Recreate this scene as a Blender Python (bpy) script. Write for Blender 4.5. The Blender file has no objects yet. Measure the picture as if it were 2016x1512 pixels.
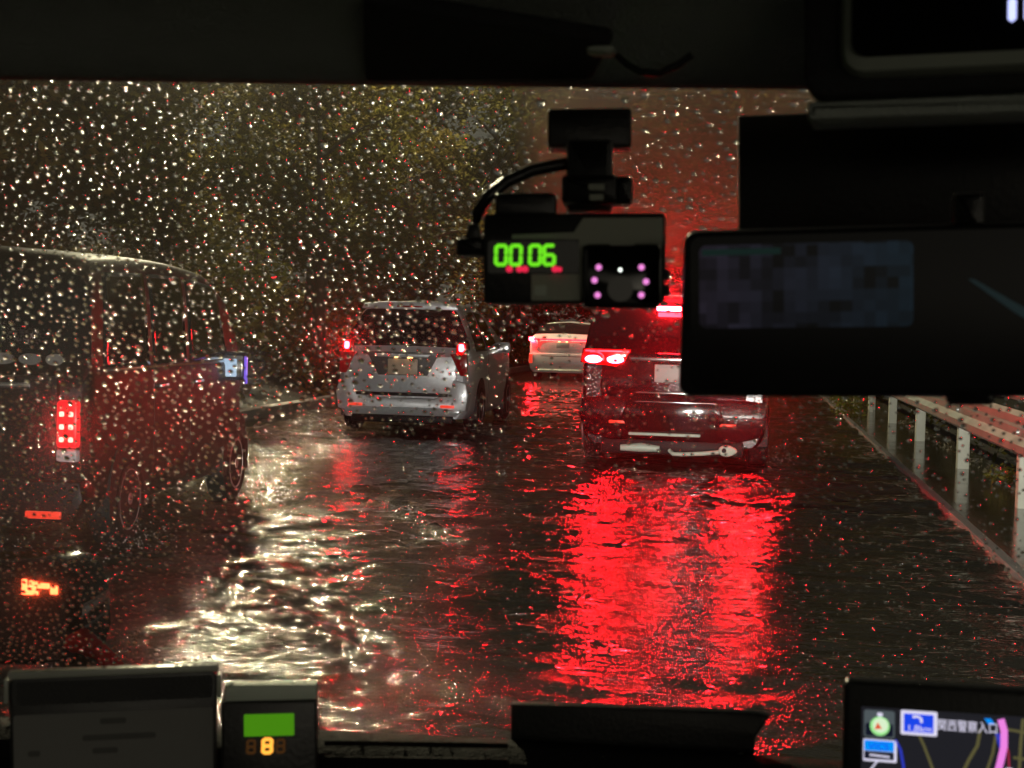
import bpy, bmesh, math, random
import numpy as np
from mathutils import Vector, Matrix

# ------------------------------------------------------------------ camera, sky, exposure
SC = bpy.context.scene
COL = SC.collection
H = 1.35                                   # eye height in the taxi
F = 2912.0                                 # focal length in photograph pixels (2016 wide)
YAW, PITCH, ROLL = math.radians(9.055), math.radians(-2.295), math.radians(1.5)
cam_d = bpy.data.cameras.new('camera')
cam = bpy.data.objects.new('camera', cam_d)
COL.objects.link(cam)
cam.location = (0, 0, H)
cam.rotation_euler = (Matrix.Rotation(YAW, 3, 'Z') @ Matrix.Rotation(math.pi / 2 + PITCH, 3, 'X') @ Matrix.Rotation(ROLL, 3, 'Z')).to_euler()
cam_d.sensor_width = 36
cam_d.lens = 36 * F / 2016
cam_d.clip_start = 0.05
cam_d.clip_end = 3000
cam_d.dof.use_dof = True
cam_d.dof.focus_distance = 16.0
cam_d.dof.aperture_fstop = 20
SC.camera = cam

world = bpy.data.worlds.new('World')
SC.world = world
world.use_nodes = True
wn = world.node_tree
sky = wn.nodes.new('ShaderNodeTexSky')
sky.sky_type = 'NISHITA'
sky.sun_disc = False
sky.sun_elevation = math.radians(4)
sky.sun_rotation = math.radians(150)
hsv = wn.nodes.new('ShaderNodeHueSaturation')
hsv.inputs['Saturation'].default_value = 0.1
tint = wn.nodes.new('ShaderNodeMix')
tint.data_type = 'RGBA'; tint.blend_type = 'MULTIPLY'
tint.inputs[0].default_value = 1.0
tint.inputs[7].default_value = (1.0, 0.94, 0.76, 1)
wn.links.new(sky.outputs[0], hsv.inputs['Color'])
wn.links.new(hsv.outputs[0], tint.inputs[6])
wn.links.new(tint.outputs[2], wn.nodes['Background'].inputs[0])
wn.nodes['Background'].inputs[1].default_value = 0.028

sun_d = bpy.data.lights.new('moonlight', 'SUN')
sun_d.energy = 0.004
sun_d.angle = math.radians(20)
sun = bpy.data.objects.new('moonlight', sun_d)
COL.objects.link(sun)
sun.rotation_euler = (math.radians(40), 0, math.radians(150))

SC.view_settings.view_transform = 'Standard'
SC.view_settings.look = 'None'
SC.view_settings.exposure = 0.0
SC.view_settings.gamma = 1.0
SC.view_settings.use_curve_mapping = False
SC.cycles.use_denoising = True
SC.cycles.max_bounces = 8
SC.cycles.diffuse_bounces = 2
SC.cycles.glossy_bounces = 3
SC.cycles.transmission_bounces = 4
SC.cycles.transparent_max_bounces = 12
SC.cycles.volume_bounces = 0
SC.cycles.sample_clamp_indirect = 500.0
SC.cycles.sample_clamp_direct = 0.0
SC.cycles.caustics_reflective = False
SC.cycles.caustics_refractive = False

rnd = random.Random(7)
LAMP = (-13.0, 36.0, 14.0)                   # the street lamp's head


def ray(px, py):
    u, v = (px - 1008) / F, -(py - 756) / F
    c, s = math.cos(ROLL), math.sin(ROLL)
    u, v = c * u - s * v, s * u + c * v
    cp, sp = math.cos(PITCH), math.sin(PITCH)
    z, fw = v * cp + sp, cp - v * sp
    return Vector((u * math.cos(YAW) - fw * math.sin(YAW), u * math.sin(YAW) + fw * math.cos(YAW), z))


def at(px, py, Y):
    d = ray(px, py)
    return d * (Y / d.y) + Vector((0, 0, H))


RI = cam.rotation_euler.to_matrix().transposed()


def pix(p):
    q = RI @ (Vector(p) - Vector((0, 0, H)))
    return 1008 - F * q.x / q.z, 756 + F * q.y / q.z


# ------------------------------------------------------------------ helpers
def tag(o, label=None, cat=None, group=None, kind=None):
    if label: o['label'] = label
    if cat: o['category'] = cat
    if group: o['group'] = group
    if kind: o['kind'] = kind
    return o


def empty(name, loc=(0, 0, 0), rz=0.0, label=None, cat=None, group=None):
    o = bpy.data.objects.new(name, None)
    COL.objects.link(o)
    o.location = loc
    o.rotation_euler = (0, 0, rz)
    o.empty_display_size = 0.1
    return tag(o, label, cat, group)


def link(name, me, mat=None, parent=None, smooth=None):
    if mat is not None and not me.materials:
        me.materials.append(mat)
    o = bpy.data.objects.new(name, me)
    COL.objects.link(o)
    if parent: o.parent = parent
    return o


def from_bm(name, bm, mat, parent=None, smooth=None):
    me = bpy.data.meshes.new(name)
    bm.normal_update()
    bm.to_mesh(me)
    bm.free()
    if smooth is not None:
        for p in me.polygons: p.use_smooth = True
        me.set_sharp_from_angle(angle=math.radians(smooth))
    return link(name, me, mat, parent)


def copy_tree(o, parent=None):
    c = o.copy()
    COL.objects.link(c)
    c.parent = parent
    for ch in [x for x in o.children]: copy_tree(ch, c)
    return c


def box(bm, x0, x1, y0, y1, z0, z1, bev=0.0, seg=2, M=None):
    r = bmesh.ops.create_cube(bm, size=1)
    vs = r['verts']
    for v in vs:
        v.co = Vector(((x0 + x1) / 2 + v.co.x * (x1 - x0), (y0 + y1) / 2 + v.co.y * (y1 - y0), (z0 + z1) / 2 + v.co.z * (z1 - z0)))
    if bev > 0:
        es = list({e for v in vs for e in v.link_edges})
        g = bmesh.ops.bevel(bm, geom=es, offset=bev, segments=seg, affect='EDGES', profile=0.5)
        vs = list({v for f in g['faces'] for v in f.verts} | {v for v in vs if v.is_valid})
    if M is not None:
        for v in vs: v.co = M @ v.co
    return vs


def boxo(name, mat, parent, x0, x1, y0, y1, z0, z1, bev=0.0, seg=2):
    bm = bmesh.new()
    box(bm, x0, x1, y0, y1, z0, z1, bev, seg)
    return from_bm(name, bm, mat, parent, 35 if bev else None)


def prism(bm, pts, y0, y1, bev=0.0, seg=2):
    """pts: outline in x,z (seen from -y, counter-clockwise); extruded from y0 (near) to y1."""
    a = [bm.verts.new((x, y0, z)) for x, z in pts]
    b = [bm.verts.new((x, y1, z)) for x, z in pts]
    n = len(pts)
    fs = [bm.faces.new(a), bm.faces.new(b[::-1])]
    for i in range(n):
        fs.append(bm.faces.new((a[(i + 1) % n], a[i], b[i], b[(i + 1) % n])))
    bmesh.ops.recalc_face_normals(bm, faces=fs)
    if bev > 0:
        es = [e for e in fs[0].edges]
        bmesh.ops.bevel(bm, geom=es, offset=bev, segments=seg, affect='EDGES', profile=0.5)


def prismo(name, mat, parent, pts, y0, y1, bev=0.0, smooth=35):
    bm = bmesh.new()
    prism(bm, pts, y0, y1, bev)
    return from_bm(name, bm, mat, parent, smooth)


def tube(bm, pts, rad, n=8, closed_ends=True):
    pts = [Vector(p) for p in pts]
    rads = rad if isinstance(rad, (list, tuple)) else [rad] * len(pts)
    rings = []
    up = Vector((0.13, 0.27, 0.95)).normalized()
    for i, p in enumerate(pts):
        t = (pts[min(i + 1, len(pts) - 1)] - pts[max(i - 1, 0)]).normalized()
        a = t.cross(up)
        if a.length < 1e-3: a = t.cross(Vector((1, 0, 0)))
        a.normalize()
        b = t.cross(a)
        rings.append([bm.verts.new(p + (a * math.cos(2 * math.pi * k / n) + b * math.sin(2 * math.pi * k / n)) * rads[i]) for k in range(n)])
    for i in range(len(rings) - 1):
        for k in range(n):
            bm.faces.new((rings[i][k], rings[i][(k + 1) % n], rings[i + 1][(k + 1) % n], rings[i + 1][k]))
    if closed_ends:
        bm.faces.new(rings[0][::-1])
        bm.faces.new(rings[-1])


def tubeo(name, mat, parent, pts, rad, n=10):
    bm = bmesh.new()
    tube(bm, pts, rad, n)
    bmesh.ops.recalc_face_normals(bm, faces=bm.faces)
    return from_bm(name, bm, mat, parent, 50)


def lathe_x(bm, prof, n=28, cx=0, cy=0, cz=0):
    """prof: (x, r) pairs, spun about the x axis."""
    rings = []
    for x, r in prof:
        rings.append([bm.verts.new((cx + x, cy + r * math.cos(2 * math.pi * k / n), cz + r * math.sin(2 * math.pi * k / n))) for k in range(n)])
    for i in range(len(rings) - 1):
        for k in range(n):
            bm.faces.new((rings[i][k], rings[i][(k + 1) % n], rings[i + 1][(k + 1) % n], rings[i + 1][k]))
    bm.faces.new(rings[0]); bm.faces.new(rings[-1][::-1])
    bmesh.ops.recalc_face_normals(bm, faces=bm.faces)


def rrect(x0, x1, z0, z1, r, n=4):
    out = []
    for cx, cz, a0 in ((x1 - r, z1 - r, 0), (x0 + r, z1 - r, 90), (x0 + r, z0 + r, 180), (x1 - r, z0 + r, 270)):
        for k in range(n + 1):
            a = math.radians(a0 + 90 * k / n)
            out.append((cx + r * math.cos(a), cz + r * math.sin(a)))
    return out[::-1]


# ------------------------------------------------------------------ materials
def newmat(name):
    m = bpy.data.materials.new(name)
    m.use_nodes = True
    return m, m.node_tree, m.node_tree.nodes['Principled BSDF']


def mat(name, col, rough=0.5, metal=0.0, var=0.15, scale=8.0, bump=0.0, coat=0.0, spec=0.5, rvar=0.1):
    m, t, b = newmat(name)
    N, L = t.nodes, t.links
    tc = N.new('ShaderNodeTexCoord')
    nz = N.new('ShaderNodeTexNoise')
    nz.inputs['Scale'].default_value = scale
    nz.inputs['Detail'].default_value = 6
    L.new(tc.outputs['Object'], nz.inputs['Vector'])
    mx = N.new('ShaderNodeMix'); mx.data_type = 'RGBA'
    mx.inputs[6].default_value = tuple(c * (1 - var) for c in col) + (1,)
    mx.inputs[7].default_value = tuple(min(1, c * (1 + var)) for c in col) + (1,)
    L.new(nz.outputs['Fac'], mx.inputs[0])
    L.new(mx.outputs[2], b.inputs['Base Color'])
    mr = N.new('ShaderNodeMapRange')
    mr.inputs[3].default_value = max(0.02, rough - rvar); mr.inputs[4].default_value = min(1, rough + rvar)
    L.new(nz.outputs['Fac'], mr.inputs[0]); L.new(mr.outputs[0], b.inputs['Roughness'])
    b.inputs['Metallic'].default_value = metal
    b.inputs['Coat Weight'].default_value = coat
    b.inputs['Coat Roughness'].default_value = 0.06
    b.inputs['Specular IOR Level'].default_value = spec
    if bump > 0:
        bp = N.new('ShaderNodeBump'); bp.inputs['Strength'].default_value = bump
        bp.inputs['Distance'].default_value = 0.01
        n2 = N.new('ShaderNodeTexNoise'); n2.inputs['Scale'].default_value = scale * 12; n2.inputs['Detail'].default_value = 4
        L.new(tc.outputs['Object'], n2.inputs['Vector']); L.new(n2.outputs['Fac'], bp.inputs['Height'])
        L.new(bp.outputs[0], b.inputs['Normal'])
    return m


def wetpaint(name, col, metal=0.3, rough=0.32, beads=0.35, coat=0.8):
    """car paint covered in rain beads"""
    m = mat(name, col, rough, metal, 0.12, 3.0, 0, coat=coat)
    t = m.node_tree; N, L = t.nodes, t.links
    b = N['Principled BSDF']
    tc = N.new('ShaderNodeTexCoord')
    vo = N.new('ShaderNodeTexVoronoi'); vo.inputs['Scale'].default_value = 42
    L.new(tc.outputs['Object'], vo.inputs['Vector'])
    mr = N.new('ShaderNodeMapRange'); mr.inputs[1].default_value = 0.0; mr.inputs[2].default_value = 0.38; mr.inputs[3].default_value = 1; mr.inputs[4].default_value = 0
    L.new(vo.outputs['Distance'], mr.inputs[0])
    bp = N.new('ShaderNodeBump'); bp.inputs['Strength'].default_value = beads; bp.inputs['Distance'].default_value = 0.006
    L.new(mr.outputs[0], bp.inputs['Height'])
    L.new(bp.outputs[0], b.inputs['Normal']); L.new(bp.outputs[0], b.inputs['Coat Normal'])
    return m


def emit(name, col, strength, tex=None):
    m, t, b = newmat(name)
    b.inputs['Base Color'].default_value = (col[0] * .3, col[1] * .3, col[2] * .3, 1)
    b.inputs['Roughness'].default_value = 0.3
    b.inputs['Emission Color'].default_value = (*col, 1)
    b.inputs['Emission Strength'].default_value = strength
    if tex:                                    # led grain: brighter cells
        N, L = t.nodes, t.links
        tc = N.new('ShaderNodeTexCoord')
        vo = N.new('ShaderNodeTexVoronoi'); vo.inputs['Scale'].default_value = tex
        L.new(tc.outputs['Object'], vo.inputs['Vector'])
        mr = N.new('ShaderNodeMapRange'); mr.inputs[1].default_value = 0.05; mr.inputs[2].default_value = 0.6
        mr.inputs[3].default_value = strength * 1.5; mr.inputs[4].default_value = strength * 0.35
        L.new(vo.outputs['Distance'], mr.inputs[0]); L.new(mr.outputs[0], b.inputs['Emission Strength'])
    return m


M = {}
M['asphalt'] = mat('wet_asphalt', (0.035, 0.034, 0.033), 0.35, 0, 0.4, 6, 0.5, spec=0.5, rvar=0.15)
M['paint_white'] = mat('road_paint', (0.7, 0.68, 0.62), 0.4, 0, 0.35, 9, 0.3)
M['concrete'] = mat('concrete', (0.12, 0.115, 0.10), 0.6, 0, 0.3, 5, 0.4)
M['concrete_dark'] = mat('worn_line_paint', (0.17, 0.16, 0.15), 0.45, 0, 0.5, 3, 0.4)
M['earth'] = mat('dark_earth', (0.022, 0.02, 0.013), 0.8, 0, 0.5, 2, 0.8)
M['galv'] = mat('galvanised_steel', (0.55, 0.56, 0.53), 0.33, 0.55, 0.2, 4, 0.05)
M['post'] = mat('pale_post_paint', (0.72, 0.73, 0.6), 0.5, 0.0, 0.18, 7, 0.1)
M['silver'] = wetpaint('silver_paint', (0.62, 0.63, 0.66), 0.35, 0.34)
M['silver_dark'] = wetpaint('grey_paint', (0.13, 0.125, 0.125), 0.2, 0.4)
M['pearl'] = wetpaint('pearl_white_paint', (0.72, 0.72, 0.72), 0.1, 0.35)
M['maroon'] = wetpaint('wine_red_paint', (0.010, 0.0022, 0.0035), 0.0, 0.16, 0.2, 0.5)
M['brown'] = wetpaint('dark_brown_paint', (0.006, 0.0045, 0.004), 0.0, 0.5, 0.35, 0.0)
M['brown'].node_tree.nodes['Principled BSDF'].inputs['Specular IOR Level'].default_value = 0.22
M['glass_dark'] = mat('tinted_glass', (0.008, 0.008, 0.009), 0.06, 0, 0.2, 5, 0, spec=0.6, rvar=0.03)
M['black_plastic'] = mat('black_plastic', (0.012, 0.012, 0.012), 0.5, 0, 0.3, 14, 0.12, spec=0.2)
M['rubber'] = mat('tyre_rubber', (0.01, 0.01, 0.01), 0.6, 0, 0.3, 18, 0.3, spec=0.15)
M['alloy'] = mat('alloy_rim', (0.22, 0.22, 0.22), 0.45, 0.6, 0.1, 6)
M['chrome'] = mat('chrome_trim', (0.65, 0.66, 0.66), 0.16, 0.95, 0.08, 6)
M['plate'] = mat('number_plate', (0.62, 0.6, 0.57), 0.45, 0, 0.06, 5)
M['plate_tan'] = mat('tan_number_plate', (0.62, 0.45, 0.33), 0.45, 0, 0.06, 5)
M['red_lens'] = mat('red_lens', (0.35, 0.01, 0.012), 0.12, 0, 0.2, 30, coat=0.5)
M['clear_lens'] = mat('clear_lens', (0.5, 0.52, 0.54), 0.1, 0.3, 0.2, 30, coat=0.5)
BR = (1.0, 0.007, 0.013)
M['brake'] = emit('brake_light', BR, 390)
M['brake_high'] = emit('high_brake_light', BR, 800)
M['brake_bar'] = emit('brake_light_bar', BR, 22)
M['brake_small'] = emit('small_brake_light', BR, 170)
M['brake_mid'] = emit('tail_light', BR, 16)
M['brake_van'] = emit('van_tail_lens', BR, 1.6)
M['van_led'] = emit('van_brake_led', (1, .05, .04), 26)
M['reflector'] = emit('red_reflector_glow', (1.0, 0.06, 0.03), 0.85)  # glow added so the reflectors look lit; they are no lamps
M['plate_lamp'] = emit('plate_lamp', (1.0, 0.55, 0.2), 6)
M['fabric'] = mat('headliner_fabric', (0.78, 0.86, 0.78), 0.95, 0, 0.12, 30, 0.4)
M['fabric_dark'] = mat('visor_fabric', (0.06, 0.06, 0.062), 0.9, 0, 0.15, 30, 0.4)
M['dash'] = mat('dashboard_plastic', (0.009, 0.008, 0.008), 0.7, 0, 0.3, 25, 0.3, spec=0.1)
M['device'] = mat('device_black', (0.012, 0.012, 0.012), 0.35, 0, 0.2, 20, 0.06)
M['device_grey'] = mat('device_grey', (0.5, 0.53, 0.43), 0.5, 0, 0.1, 20, 0.05)
M['piano'] = mat('gloss_black', (0.006, 0.006, 0.006), 0.08, 0, 0.2, 20)
M['rim_grey'] = mat('bezel_grey', (0.7, 0.78, 0.66), 0.55, 0.1, 0.1, 20)
M['notice'] = mat('notice_paper', (.22, .22, .21), .6, 0, .1, 14)
M['notice_ink'] = mat('notice_ink', (.11, .11, .105), .6, 0, .2, 40)
M['bark'] = mat('bark', (0.07, 0.055, 0.04), 0.8, 0, 0.4, 5, 0.9)


def leafmat(name, c0, c1):
    m, t, b = newmat(name)
    N, L = t.nodes, t.links
    gi = N.new('ShaderNodeNewGeometry')
    mx = N.new('ShaderNodeMix'); mx.data_type = 'RGBA'
    mx.inputs[6].default_value = (*c0, 1); mx.inputs[7].default_value = (*c1, 1)
    L.new(gi.outputs['Random Per Island'], mx.inputs[0])
    L.new(mx.outputs[2], b.inputs['Base Color'])
    b.inputs['Roughness'].default_value = 0.7
    b.inputs['Specular IOR Level'].default_value = 0.25
    tr = N.new('ShaderNodeBsdfTranslucent')
    L.new(mx.outputs[2], tr.inputs[0])
    ms = N.new('ShaderNodeMixShader'); ms.inputs[0].default_value = 0.4
    L.new(b.outputs[0], ms.inputs[1]); L.new(tr.outputs[0], ms.inputs[2])
    L.new(ms.outputs[0], N['Material Output'].inputs[0])
    return m


M['leaf'] = leafmat('leaf_green', (0.07, 0.075, 0.014), (0.17, 0.14, 0.03))
M['leaf_olive'] = leafmat('leaf_olive', (0.08, 0.066, 0.014), (0.19, 0.14, 0.032))
M['leaf_yellow'] = leafmat('leaf_yellow_green', (0.12, 0.14, 0.02), (0.22, 0.2, 0.05))
M['litter'] = leafmat('leaf_litter', (0.1, 0.06, 0.02), (0.4, 0.38, 0.3))


def water_mat():
    m, t, b = newmat('flood_water')
    N, L = t.nodes, t.links
    N.remove(b)
    tc = N.new('ShaderNodeTexCoord')

    def noise(sc, det, w=(1, 1, 1)):
        mp = N.new('ShaderNodeMapping'); mp.inputs['Scale'].default_value = w
        L.new(tc.outputs['Object'], mp.inputs[0])
        n = N.new('ShaderNodeTexNoise'); n.inputs['Scale'].default_value = sc; n.inputs['Detail'].default_value = det
        n.inputs['Roughness'].default_value = 0.6
        L.new(mp.outputs[0], n.inputs['Vector'])
        return n.outputs['Fac']
    n1, n2 = noise(13, 3, (.45, 1.25, 1)), noise(42, 3)
    # ring-like patter of rain
    vo = N.new('ShaderNodeTexVoronoi'); vo.inputs['Scale'].default_value = 16; L.new(tc.outputs['Object'], vo.inputs['Vector'])
    sn = N.new('ShaderNodeMath'); sn.operation = 'MULTIPLY'; sn.inputs[1].default_value = 40; L.new(vo.outputs['Distance'], sn.inputs[0])
    si = N.new('ShaderNodeMath'); si.operation = 'SINE'; L.new(sn.outputs[0], si.inputs[0])
    a1 = N.new('ShaderNodeMath'); a1.operation = 'MULTIPLY_ADD'; a1.inputs[1].default_value = 0.13; L.new(n2, a1.inputs[0]); L.new(n1, a1.inputs[2])
    a2 = N.new('ShaderNodeMath'); a2.operation = 'MULTIPLY_ADD'; a2.inputs[1].default_value = 0.012; L.new(si.outputs[0], a2.inputs[0]); L.new(a1.outputs[0], a2.inputs[2])
    bp = N.new('ShaderNodeBump'); bp.inputs['Strength'].default_value = 1.0; bp.inputs['Distance'].default_value = 0.0155
    L.new(a2.outputs[0], bp.inputs['Height'])
    fr = N.new('ShaderNodeFresnel'); fr.inputs['IOR'].default_value = 1.33; L.new(bp.outputs[0], fr.inputs['Normal'])
    gl = N.new('ShaderNodeBsdfGlossy'); gl.inputs['Roughness'].default_value = 0.035; L.new(bp.outputs[0], gl.inputs['Normal'])
    gl.inputs['Color'].default_value = (0.92, 0.92, 0.9, 1)
    df = N.new('ShaderNodeBsdfDiffuse'); df.inputs['Color'].default_value = (0.04, 0.035, 0.026, 1); L.new(bp.outputs[0], df.inputs['Normal'])
    tr = N.new('ShaderNodeBsdfTransparent'); tr.inputs[0].default_value = (0.7, 0.66, 0.55, 1)
    m1 = N.new('ShaderNodeMixShader'); m1.inputs[0].default_value = 0.35
    L.new(tr.outputs[0], m1.inputs[1]); L.new(df.outputs[0], m1.inputs[2])
    m2 = N.new('ShaderNodeMixShader'); L.new(fr.outputs[0], m2.inputs[0]); L.new(m1.outputs[0], m2.inputs[1]); L.new(gl.outputs[0], m2.inputs[2])
    L.new(m2.outputs[0], N['Material Output'].inputs[0])
    return m


M['water'] = water_mat()


def windscreen_mat():
    """clear pane, faint gloss, and a breath of condensation that spreads light forward; the fogged patch keeps its own outline"""
    m, t, b = newmat('windscreen_glass')
    N, L = t.nodes, t.links
    N.remove(b)
    tc = N.new('ShaderNodeTexCoord')
    tr = N.new('ShaderNodeBsdfTransparent'); tr.inputs[0].default_value = (0.94, 0.96, 0.94, 1)
    gl = N.new('ShaderNodeBsdfGlossy'); gl.inputs['Roughness'].default_value = 0.03
    m1 = N.new('ShaderNodeMixShader'); m1.inputs[0].default_value = 0.02
    L.new(tr.outputs[0], m1.inputs[1]); L.new(gl.outputs[0], m1.inputs[2])
    fog = N.new('ShaderNodeBsdfRefraction'); fog.distribution = 'GGX'
    fog.inputs['IOR'].default_value = 1.06; fog.inputs['Roughness'].default_value = 0.72
    sx = N.new('ShaderNodeSeparateXYZ'); L.new(tc.outputs['Object'], sx.inputs[0])
    nz = N.new('ShaderNodeTexNoise'); nz.inputs['Scale'].default_value = 14; nz.inputs['Detail'].default_value = 5; L.new(tc.outputs['Object'], nz.inputs['Vector'])
    ad = N.new('ShaderNodeMath'); ad.operation = 'MULTIPLY_ADD'; ad.inputs[1].default_value = 0.02; L.new(nz.outputs['Fac'], ad.inputs[0]); L.new(sx.outputs[0], ad.inputs[2])
    ed = N.new('ShaderNodeMapRange'); ed.interpolation_type = 'SMOOTHSTEP'; ed.inputs[1].default_value = -0.17; ed.inputs[2].default_value = -0.12
    L.new(ad.outputs[0], ed.inputs[0])
    ez = N.new('ShaderNodeMapRange'); ez.interpolation_type = 'SMOOTHSTEP'; ez.inputs[1].default_value = 1.365; ez.inputs[2].default_value = 1.45
    L.new(sx.outputs[2], ez.inputs[0])
    mu = N.new('ShaderNodeMath'); mu.operation = 'MULTIPLY'; L.new(ed.outputs[0], mu.inputs[0]); L.new(ez.outputs[0], mu.inputs[1])
    fa = N.new('ShaderNodeMapRange'); fa.inputs[3].default_value = FOG0; fa.inputs[4].default_value = FOG1; L.new(mu.outputs[0], fa.inputs[0])
    def mth(op, a, b_=None, c_=None):
        n_ = N.new('ShaderNodeMath'); n_.operation = op
        for k_, q in enumerate((a, b_, c_)):
            if q is None: continue
            if isinstance(q, (int, float)): n_.inputs[k_].default_value = q
            else: L.new(q, n_.inputs[k_])
        return n_.outputs[0]
    # wiped arc: an ellipse low on the glass, wider towards the driver
    dx = mth('ADD', sx.outputs[0], .12)
    ex = mth('MAXIMUM', mth('DIVIDE', mth('MULTIPLY', dx, -1.0), .43), mth('DIVIDE', dx, .9))
    ez2 = mth('DIVIDE', mth('SUBTRACT', sx.outputs[2], .85), .55)
    dist = mth('SQRT', mth('ADD', mth('MULTIPLY', ex, ex), mth('MULTIPLY', ez2, ez2)))
    un = N.new('ShaderNodeMapRange'); un.interpolation_type = 'SMOOTHSTEP'; un.inputs[1].default_value = .9; un.inputs[2].default_value = 1.12
    L.new(dist, un.inputs[0])
    dr = N.new('ShaderNodeMapRange'); dr.interpolation_type = 'SMOOTHSTEP'; dr.inputs[1].default_value = .98; dr.inputs[2].default_value = 1.3; dr.inputs[3].default_value = .18
    L.new(sx.outputs[2], dr.inputs[0])                      # the water film has drained off the low glass
    unf = mth('MULTIPLY', un.outputs[0], dr.outputs[0])
    film = mth('MULTIPLY', unf, mth('MULTIPLY_ADD', nz.outputs['Fac'], .04, FILM - .02))
    tot = mth('MAXIMUM', fa.outputs[0], film)
    m2 = N.new('ShaderNodeMixShader'); L.new(tot, m2.inputs[0]); L.new(m1.outputs[0], m2.inputs[1]); L.new(fog.outputs[0], m2.inputs[2])
    wet = N.new('ShaderNodeBsdfRefraction'); wet.distribution = 'GGX'
    wet.inputs['IOR'].default_value = 1.014; wet.inputs['Roughness'].default_value = 1.0; wet.inputs['Color'].default_value = (.92, .94, .9, 1)
    m3 = N.new('ShaderNodeMixShader'); L.new(mth('MULTIPLY', unf, WET), m3.inputs[0]); L.new(m2.outputs[0], m3.inputs[1]); L.new(wet.outputs[0], m3.inputs[2])
    L.new(m3.outputs[0], N['Material Output'].inputs[0])
    return m


WET = 0.19
FOG0, FOG1, FILM = 0.012, 0.56, 0.042
M['windscreen'] = windscreen_mat()


def drop_mat(rough):
    m, t, b = newmat('raindrop_water')
    N, L = t.nodes, t.links
    N.remove(b)
    g = N.new('ShaderNodeBsdfGlass'); g.inputs['IOR'].default_value = 1.33; g.inputs['Roughness'].default_value = rough
    L.new(g.outputs[0], N['Material Output'].inputs[0])
    return m


M['drop'] = drop_mat(.08)
M['drop_base'] = drop_mat(0.0)

# ------------------------------------------------------------------ ground, road, water
def sheet(name, mat_, x0, x1, y0, y1, z, label=None, kind='structure'):
    me = bpy.data.meshes.new(name)
    me.from_pydata([(x0, y0, z), (x1, y0, z), (x1, y1, z), (x0, y1, z)], [], [(0, 1, 2, 3)])
    o = link(name, me, mat_)
    tag(o, label, kind=kind)
    return o


sheet('ground', M['earth'], -900, 900, -900, 900, -0.22, 'dark wet earth beyond both road edges')
sheet('road', M['asphalt'], -6.5, 2.6, -10, 140, -0.10, 'flooded two-lane asphalt road at night')
# painted lines: dashed lane line and continuous right edge line
lane = empty('lane_line', (-2.9, 0, 0), 0, 'dashed white lane line under shallow flood water', 'lane line')
y = 8.6
dash = None
for y in (5.4, 14.8, 24.2):
    if dash is None:
        bm = bmesh.new(); box(bm, -0.075, 0.075, 0, 3.6, -0.099, -0.092)
        dash = from_bm('paint_dash', bm, M['paint_white'], lane)
    else:
        d = dash.copy(); COL.objects.link(d); d.parent = lane; dash2 = d
        d.location = (0, y - 5.4, 0)
dash.location = (0, 0, 0)
for o in lane.children: o.location.y += 11.2
edge = boxo('edge_line', M['concrete_dark'], None, 1.53, 1.6, 2, 90, -0.099, 0.03, 0.006)
tag(edge, 'worn white edge line running beside the guardrail', 'edge line', kind='thing')
kerb = boxo('kerb', M['concrete'], None, -6.72, -6.5, 2, 120, -0.10, 0.13, 0.015)
tag(kerb, 'low concrete kerb along the wooded side of the road', kind='structure')
# wooded bank
bm = bmesh.new()
nx, ny = 16, 50
gv = [[None] * (ny + 1) for _ in range(nx + 1)]
for i in range(nx + 1):
    for j in range(ny + 1):
        x = -6.72 - 26 * i / nx
        yy = -5 + 125 * j / ny
        z = 0.05 + 3.2 * (1 - math.exp(-((i / nx) * 2.2) ** 1.4)) + 0.25 * rnd.random() * (i > 0)
        gv[i][j] = bm.verts.new((x, yy, z if i else 0.06))
for i in range(nx):
    for j in range(ny):
        bm.faces.new((gv[i + 1][j], gv[i][j], gv[i][j + 1], gv[i + 1][j + 1]))
o = from_bm('bank', bm, M['earth'], None, 60)
tag(o, 'earth bank rising under the roadside trees', kind='structure')

# flood water: a fine grid with real waves close by, a flat sheet farther on
def wave_height(X, Y):
    rs = np.random.RandomState(3)
    h = np.zeros_like(X)
    for k in range(46):
        wl = 0.12 * (1.075 ** k)               # wavelengths 0.16 .. 6 m
        a = rs.uniform(0, 2 * np.pi)
        if rs.rand() < 0.82: a = np.pi / 2 + rs.normal(0, 0.33)     # most run up and down the lane
        kx, ky = np.cos(a) * 2 * np.pi / wl, np.sin(a) * 2 * np.pi / wl
        amp = 0.0062 * min(wl, 0.8) ** 0.95 * (1.35 if wl < .3 else (1.0 if wl < .8 else .7))
        h += amp * np.sin(kx * X + ky * Y + rs.uniform(0, 6.28))
    # broken-up patches of calmer and rougher water
    g = 0.75 + 0.5 * np.sin(0.9 * X + 1.7) * np.sin(0.55 * Y + 0.6)
    h *= g
    # wakes thrown by the vehicles
    for (x0, y0, x1, y1, w, a) in WAKES:
        dx, dy = x1 - x0, y1 - y0
        ln = math.hypot(dx, dy)
        s = ((X - x0) * dx + (Y - y0) * dy) / ln
        q = (-(X - x0) * dy + (Y - y0) * dx) / ln + 0.12 * np.sin(s * 1.7 + x0)
        m = np.clip(np.minimum(s, ln - s) / 0.8, 0, 1)
        rough = 1 + 0.5 * np.sin(s * 9 + 3 * np.sin(s * 3.1)) + 0.45 * np.sin(s * 23 + q * 30)
        h += a * m * rough * (np.exp(-(q / w) ** 2) - 0.5 * np.exp(-((q - 1.6 * w) / w) ** 2))
    return h


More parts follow.
